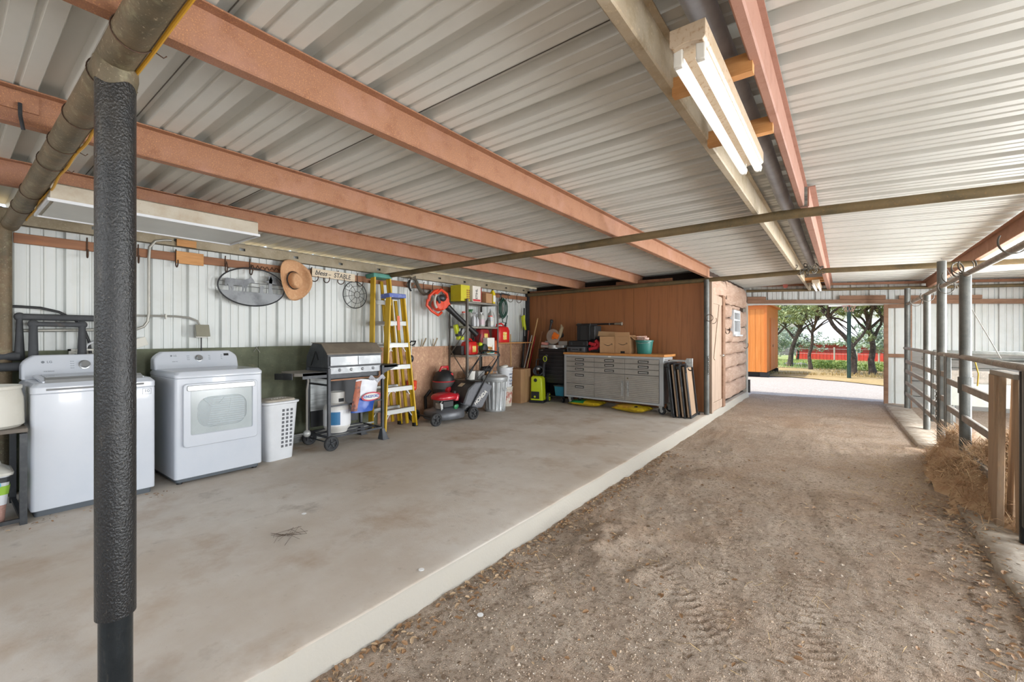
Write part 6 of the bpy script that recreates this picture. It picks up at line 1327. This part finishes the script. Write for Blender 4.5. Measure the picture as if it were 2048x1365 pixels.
# ================================================================ OUTDOORS
m_gravel = mat('white_gravel', '#aba49b', .95, 0, [(3, '#a89f95', .4, .7), (25, '#cfc9c1', .5, .7), (14, '#8b8379', .58, .72)], (60, .9))
m_dry = mat('dry_lawn', '#b59d70', .95, 0, [(1.2, '#98824f', .4, .65), (9, '#c9b588', .5, .75), (30, '#7d7044', .6, .8)], (40, .9))
m_grass = mat('green_field', '#8c9a58', .95, 0, [(.5, '#a3a96d', .4, .65), (4, '#73864a', .5, .75), (20, '#b3b27f', .6, .8)], (30, .9))
def gz(x, y):
    z = -.145-.012*max(0, y-12)-.0165*max(0, y-27)+.03*noise.noise((x*.5, y*.5, 3))*min(1, max(0, (y-12)/3)); return z-.015*max(0, x)*(1 if 12 < y else 0)
def patch(name, x0, x1, y0, y1, nx, ny, m, dz=0, wob=0, kind='structure', lo=None):
    mb = MB(); G = []
    for j in range(ny+1):
        row = []
        for i in range(nx+1):
            x = x0+(x1-x0)*i/nx; y = y0+(y1-y0)*j/ny
            if j == 0 and wob: y += wob*noise.noise((x*.7, y, 0))+(lo(x) if lo else 0)
            row.append(mb.v((x, y, gz(x, y)+dz)))
        G.append(row)
    for a, b in zip(G, G[1:]):
        for i in range(nx): mb.f([a[i], a[i+1], b[i+1], b[i]])
    return mb.build(name, m, kind=kind, smooth=180)
patch('ground_gravel', -14, 14, 12.0, 21.0, 60, 26, m_gravel)
patch('ground_lawn', -14, 16, 18.9, 30, 60, 30, m_dry, .02, .6, lo=lambda x: -.75*x-.4)
patch('ground_field', -60, 70, 26.5, 110, 80, 70, m_grass, .035, 1.0)
patch('ground_side', 3.25, 40, -30, 12.0, 20, 20, m_gravel)
patch('ground_rear', -14, 3.25, -30, -3.9, 20, 20, m_gravel)
patch('ground_left', -40, -5.7, -30, 12, 20, 20, m_dry)
# grass tufts
rr = random.Random(21)
def blade(mb, x, y, z, h, w):
    a = rr.uniform(0, 6.28); dx, dy = cos(a)*w, sin(a)*w; lx, ly = rr.uniform(-.3, .3)*h, rr.uniform(-.3, .3)*h
    V = [mb.v(p) for p in ((x-dx, y-dy, z), (x+dx, y+dy, z), (x+lx, y+ly, z+h))]; mb.f(V)
mb = MB()
for k in range(9000):
    y = 21+rr.random()**1.3*30; x = rr.uniform(-.20, .135)*y+rr.uniform(-1, 2)
    g = noise.noise((x*.35, y*.35, 5)); 
    if y < 26 and g < .05: continue
    mb.mi = 0 if (y > 27 and rr.random() < .75) else 1
    blade(mb, x, y, gz(x, y)+.02, rr.uniform(.06, .22)*(1 if y > 27 else .5)*(1.2+g), rr.uniform(.008, .02))
tag(mb.build('grass', [mat('green_blade', '#7f9a4a', .8), mat('straw_blade', '#b5a06a', .8)], smooth=0, kind='stuff'), 'green and dry grass across the field beyond the gravel', 'grass')
def bush(name, label, cx, cy, rx, ry, h, n, m, s_=.07, loz=.0, group=None):
    mb = MB()
    for k in range(n):
        a, u = rr.uniform(0, 6.28), rr.random()**.5; z = rr.random(); q = (1-(z-.35)**2)**.5*u; x, y = cx+rx*q*cos(a), cy+ry*q*sin(a)
        zz = gz(x, y)+loz+z*h; M = Euler((rr.uniform(-1, 1), rr.uniform(-1, 1), rr.uniform(0, 6))).to_matrix(); w = s_*rr.uniform(.6, 1.3)
        V = [mb.v(Vector((x, y, zz))+M @ Vector(p)) for p in ((-w, 0, 0), (0, -w*.4, 0), (w, 0, 0), (0, w*.4, 0))]; mb.f(V)
    return tag(mb.build(name, m, smooth=0), label, 'bush', group)
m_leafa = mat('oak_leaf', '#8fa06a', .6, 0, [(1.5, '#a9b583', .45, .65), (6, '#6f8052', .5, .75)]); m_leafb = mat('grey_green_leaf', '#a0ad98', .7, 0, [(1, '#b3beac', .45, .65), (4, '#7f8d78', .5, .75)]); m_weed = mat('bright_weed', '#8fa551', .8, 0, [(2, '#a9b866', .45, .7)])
m_bark = mat('oak_bark', '#5d544c', .95, 0, [(5, '#3f3833', .4, .65), (16, '#8d8377', .55, .75)], (14, .9, (1, 1, .4)))
bush('weed_clump', 'bright green weeds standing in the field left of the basketball pole', -.45, 27.5, .9, .8, .42, 1500, m_weed, .06)
bush('weed_clump', 'smaller bright weeds right of the basketball pole', 1.15, 27.0, .7, .6, .35, 800, m_weed, .06)
def oak(label, x, y, path, r0, crown, nl, m=None, ls=.085, group='oaks beyond the gravel', br=(), seed=1, name='oak_tree'):
    """path: trunk points relative to the foot; crown: list of (x,y,z,rx,ry,rz) blobs"""
    R_ = random.Random(seed); t = thing(name, label, 'tree', (x, y, gz(x, y)), group=group)
    def limb(mb, pts, ra, rb):
        P = []; n = len(pts)
        for i in range(n-1):
            for k in range(4):
                u = k/4; p = Vector(pts[i]).lerp(Vector(pts[i+1]), u); P.append(p+Vector((noise.noise(p*1.3+Vector((seed, 0, 0))), noise.noise(p*1.3+Vector((0, seed, 0))), 0))*.10*min(1, p.z))
        P.append(Vector(pts[-1])); N_ = len(P); mb.tube(P, [ra+(rb-ra)*(i/(N_-1))**.8+(.2*ra*max(0, 1-i/2.0) if Vector(pts[0]).z < .2 else 0) for i in range(N_)], 9)
    mb = MB(); limb(mb, path, r0*.70, r0*.40); mb.build('trunk', m_bark, t, smooth=60)
    for b in br: mb = MB(); limb(mb, b, r0*.42, r0*.10); mb.build('branch', m_bark, t, smooth=60)
    top = Vector(path[-1]); mb = MB()
    crown = list(crown)
    if ls < .1: crown += [(0, -2.1, 3.7, 1.5, 1.0, .45), (.8, -3.2, 3.9, 1.2, .9, .4)]  # unseen crown clumps added to cast shade in front of the trees
    for c in crown:
        for q in range(3):
            e = Vector((c[0]+R_.uniform(-.6, .6)*c[3], c[1]+R_.uniform(-.6, .6)*c[4], c[2]+R_.uniform(-.5, .6)*c[5])); s0 = Vector(path[-1 if q else -2]); mid = s0.lerp(e, .5)+Vector((R_.uniform(-.25, .25), R_.uniform(-.25, .25), R_.uniform(.0, .3)))
            mb.tube([s0, s0.lerp(mid, .5)+Vector((0, 0, .08)), mid, mid.lerp(e, .6)+Vector((.05, 0, -.05)), e], [r0*.30, r0*.24, r0*.18, r0*.10, .008], 6)
    mb.build('twigs', m_bark, t, smooth=60)
    mb = MB(); tot = sum(c[3]*c[4]*c[5] for c in crown)**1
    for c in crown:
        k_ = int(.85*nl*(c[3]*c[4]*c[5])/tot); cl = [(Vector((R_.gauss(0, .5), R_.gauss(0, .5), R_.gauss(0, .5)))) for _ in range(max(6, k_//26))]
        for k in range(k_):
            d = R_.choice(cl)+Vector((R_.gauss(0, .13), R_.gauss(0, .13), R_.gauss(0, .11))); p = Vector((c[0]+d.x*c[3], c[1]+d.y*c[4], c[2]+d.z*c[5]))
            if p.z < .35: continue
            M = Euler((R_.uniform(-1.2, 1.2), R_.uniform(-1.2, 1.2), R_.uniform(0, 6.3))).to_matrix(); w = ls*R_.uniform(.5, 1.2)
            V = [mb.v(p+M @ Vector(q)) for q in ((-w, 0, 0), (0, -w*.42, w*.1), (w, 0, 0), (0, w*.42, w*.1))]; mb.f(V)
    mb.build('foliage', m or m_leafa, t, smooth=0)
    return t
oak('dark oak with a bending trunk just right of the orange shed', -3.58, 30.5, [(0, 0, 0), (.05, 0, .9), (.35, 0, 1.7), (.9, 0, 2.4)], .13, [(.6, 0, 3.2, 1.3, 1.3, .8), (-.6, .3, 3.0, 1.2, 1.2, .8), (1.2, 0, 2.7, .8, .8, .5)], 4200, seed=2, br=[[(.35, 0, 1.7), (.0, 0, 2.4), (-.5, 0, 3.0)]], m=m_leafb)
oak('oak with a straight dark trunk, second from the orange shed', -2.30, 28.2, [(0, 0, 0), (.08, 0, .9), (.22, 0, 1.5), (.45, 0, 2.1), (.75, 0, 2.8)], .19, [(.5, 0, 3.3, 1.5, 1.3, .75), (-.8, 0, 3.0, 1.1, 1.1, .7), (.1, -.4, 2.55, 1.0, .9, .35)], 5200, seed=3, br=[[(.22, 0, 1.5), (-.2, 0, 2.1), (-.7, 0, 2.6)], [(.3, 0, 1.7), (.75, 0, 2.2), (1.4, 0, 2.6)]])
oak('slim oak with a sinuous trunk in front of the red building', -1.22, 25.6, [(0, 0, 0), (-.06, 0, .7), (.02, 0, 1.3), (.12, 0, 1.9), (.3, 0, 2.5)], .125, [(.2, 0, 2.95, 1.2, 1.1, .5), (-.6, 0, 2.75, .9, .9, .5), (1.0, 0, 2.85, .8, .8, .45)], 3800, seed=4, br=[[(.1, 0, 1.8), (.45, 0, 2.15), (.95, 0, 2.5)], [(.1, 0, 1.75), (-.2, 0, 2.2), (-.6, 0, 2.6)]])
oak('oak behind the basketball pole with a limb leaning far to the left', .36, 22.9, [(0, 0, 0), (.02, 0, .7), (-.05, 0, 1.25), (-.45, 0, 1.8), (-.85, 0, 2.4), (-1.15, 0, 2.9)], .16, [(-1.2, 0, 3.0, .9, .8, .45), (.5, 0, 3.0, 1.0, .9, .4), (.35, .2, 1.55, .55, .4, .35)], 3600, seed=5, br=[[(-.02, 0, 1.1), (.25, 0, 1.6), (.5, 0, 2.3), (.7, 0, 2.9)]])
oak('thick dark oak at the right side of the doorway view, forking above', 1.02, 23.8, [(0, 0, 0), (-.06, 0, .6), (.0, 0, 1.2), (-.12, 0, 1.9), (-.25, 0, 2.7)], .19, [(-.2, 0, 3.1, 1.1, 1.0, .6), (.9, 0, 2.9, .8, .8, .6), (-.8, 0, 2.6, .5, .5, .35)], 4200, seed=6, br=[[(-.02, 0, 1.4), (.3, 0, 2.1), (.2, 0, 2.9)], [(-.1, 0, 1.7), (-.5, 0, 2.15), (-.75, 0, 2.7)]])
oak('oak leaning in from the right edge of the doorway view', 2.3, 23.0, [(0, 0, 0), (-.3, 0, .9), (-.7, 0, 1.7), (-1.05, 0, 2.4), (-1.3, 0, 3.0)], .15, [(-.9, 0, 3.2, 1.2, 1.0, .5), (.3, 0, 2.6, .8, .8, .5)], 3000, seed=7)
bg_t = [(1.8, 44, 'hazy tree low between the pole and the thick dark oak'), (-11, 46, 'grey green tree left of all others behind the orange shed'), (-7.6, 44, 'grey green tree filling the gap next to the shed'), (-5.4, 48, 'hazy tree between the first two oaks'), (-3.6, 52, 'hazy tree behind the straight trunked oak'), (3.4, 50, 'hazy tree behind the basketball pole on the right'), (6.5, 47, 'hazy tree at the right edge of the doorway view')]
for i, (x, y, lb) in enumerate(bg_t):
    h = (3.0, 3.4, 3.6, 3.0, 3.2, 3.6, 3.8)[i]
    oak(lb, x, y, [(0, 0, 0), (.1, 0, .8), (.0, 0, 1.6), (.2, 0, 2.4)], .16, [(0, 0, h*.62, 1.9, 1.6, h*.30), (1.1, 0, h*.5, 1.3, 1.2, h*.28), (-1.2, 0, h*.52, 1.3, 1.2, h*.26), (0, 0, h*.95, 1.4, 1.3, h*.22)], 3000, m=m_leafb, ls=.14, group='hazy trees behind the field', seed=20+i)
# white stones in the grass
for i, (x, y) in enumerate(((-3.9, 33.5), (-2.55, 31.2), (-1.95, 31.0))): rock((x, y, gz(x, y)+.06), (.32, .2, .12), ('whitish stone farthest left in the field', 'whitish stone between the first two oak trunks', 'whitish stone just left of the slim oak')[i], m_gravel)
# orange shed
t = thing('garden_shed', 'orange stained wooden shed on skids standing on the gravel', 'shed', (-2.26, 18.75, -.22))
m_shed = mat('orange_stained_siding', '#cf7f35', .55, 0, [(5, '#c1722c', .4, .7, (3, 3, .15)), (16, '#dd9450', .5, .75, (3, 3, .1))]); m_shedt = mat('orange_trim', '#c9722c', .55)
mb = MB()
for k in range(14): mb.box(-2.6+.186*k, -2.6+.186*k+.182, 0, .03, .18, 2.72)
mb.build('front_wall', m_shed, t, bevel=.004)
mb = MB().box(-.03, 0, .03, 3.6, .18, 2.72)
for k in range(12): mb.box(-.01, .008, .05+.30*k, .09+.30*k, .18, 2.6)
sw = mb.build('side_wall', m_shed, t)
MB().box(0, .02, .9, 2.3, .22, 2.25).box(.02, .035, .95, 1.58, .26, 2.2).box(.02, .035, 1.62, 2.25, .26, 2.2).build('double_door', m_shedt, sw); MB().box(.035, .05, 1.5, 1.56, 1.1, 1.2).build('door_latch', m_black, sw)
mb = MB().box(-.07, .012, -.02, .05, .18, 2.72).box(-2.62, -.06, -.015, .0, 2.55, 2.72); mb.build('corner_trim', m_shedt, t)
MB().box(-2.6, -2.57, .03, 3.6, .18, 2.72).box(-2.6, 0, 3.57, 3.6, .18, 2.72).build('rear_walls', m_shed, t)
MB().prism([(-2.75, 2.70), (.10, 2.70), (.10, 2.76), (-1.3, 3.1), (-2.75, 2.76)], -.12, 3.72, 'XZ').build('roof', m_shedt, t)
for y in (.25, 3.2): MB().box(-2.6, .04, y, y+.2, 0, .16).build('skid', m_black, t)
MB().box(-.22, .05, -.0, .4, .0, .17).build('block', m_black, t)
# basketball hoop
t = thing('basketball_hoop', 'basketball hoop with a white backboard on a dark green pole', 'basketball hoop', (.19, 20.2, gz(.19, 20.2)))
MB().cyl((0, 0, 0), (0, 0, 2.75), .062, n=16).build('pole', mat('chipped_green_pole', '#25423c', .5, 0, [(9, '#16302b', .45, .7), (25, '#5e8a80', .62, .7)]), t)
MB().box(-.60, .60, -.42, -.40, 2.63, 3.4).build('backboard', m_paper, t, bevel=.01)
MB().box(-.12, .12, -.43, -.42, 2.72, 2.98).build('target_mark', m_red, t)
MB().tube([(.21*cos(2*pi*j/24), -.64+.21*sin(2*pi*j/24), 2.66) for j in range(24)], .010, 6, closed=True).bar((0, 0, 2.66), (0, -.43, 2.66), .05, .05).build('rim', mat('red_rim', '#a33a32', .5), t)
mb = MB()
for j in range(10):
    a = 2*pi*j/10; mb.tube([(.21*cos(a), -.64+.21*sin(a), 2.66), (.15*cos(a+.3), -.64+.15*sin(a+.3), 2.53), (.11*cos(a), -.64+.11*sin(a), 2.42)], .004, 4)
mb.build('net', mat('red_white_net', '#c98f88', .8), t)
# red building and the strip for its sunlit lower wall
t = thing('red_building', 'long red metal building with a white roof beyond the field', 'building', (-4.6, 66, gz(-4, 66)))
m_redm = mat('red_metal_wall', '#a23a34', .5, 0, [(4, '#94332e', .4, .7)]); z0 = gz(-4, 66)
mb = MB(); P = []
for k in range(64): P += [(.5*k, 0), (.5*k+.36, 0), (.5*k+.40, -.04), (.5*k+.46, -.04)]
mb.loft([[(a, b, z) for a, b in P]+[(a, b+.1, z) for a, b in P[::-1]] for z in (0, 1.95)]); mb.build('front_wall', m_redm, t, smooth=20)
MB().box(0, 32, .1, 9, 0, 1.9).build('building_body', m_redm, t)
MB().prism([(-.9, 1.95), (-.9, 2.02), (4.5, 5.0), (10, 2.02), (10, 1.95), (4.5, 4.9)], -.3, 32.3, 'YZ').build('roof', mat('white_metal_roof', '#dfe3e6', .5), t)
MB().box(5.3, 6.3, -.10, -.05, .75, 1.75).build('window_frame', m_wplastic, t); MB().box(5.4, 6.2, -.12, -.09, .85, 1.65).build('pane', mat('dark_pane', '#5e6b73', .1), t)
t = thing('sunlit_wall_strip', 'low ribbed strip for the sunlit lower wall of the red building, in brighter red', 'fence', (-4.0, 56, gz(0, 56)-.1))  # lower wall built apart, its sunlight put into the brighter red
mb = MB(); P = []
for k in range(90): P += [(.3*k, 0), (.3*k+.20, 0), (.3*k+.22, -.03), (.3*k+.27, -.03)]
mb.loft([[(a, b, z) for a, b in P]+[(a, b+.01, z) for a, b in P[::-1]] for z in (0, .88)]); mb.build('lit_wall_sheet', mat('sunlit_red_sheet', '#cf4a3f', .5, 0, [(4, '#bd4038', .4, .7)]), t, smooth=20)
for i, (x, y) in enumerate(((-.6, 50), (1.05, 51), (2.5, 49))): tag(MB().cyl((x, y, gz(x, y)), (x, y, gz(x, y)+1.3), .06, n=8).build('fence_post', mat('pale_fence_post', '#b8b3a8', .8)), ('pale wire fence post left of the basketball pole', 'pale wire fence post right of the basketball pole', 'pale wire fence post at the far right of the doorway view')[i], 'post', 'wire fence posts in the field')
tag(MB().tube([(-6, 50, gz(0, 50)+1.15), (7, 50, gz(0, 50)+1.1)], .012, 4).tube([(-6, 50, gz(0, 50)+.7), (7, 50, gz(0, 50)+.65)], .012, 4).build('fence_wire', m_steel), 'wires of the field fence in front of the red wall strip', 'wire')
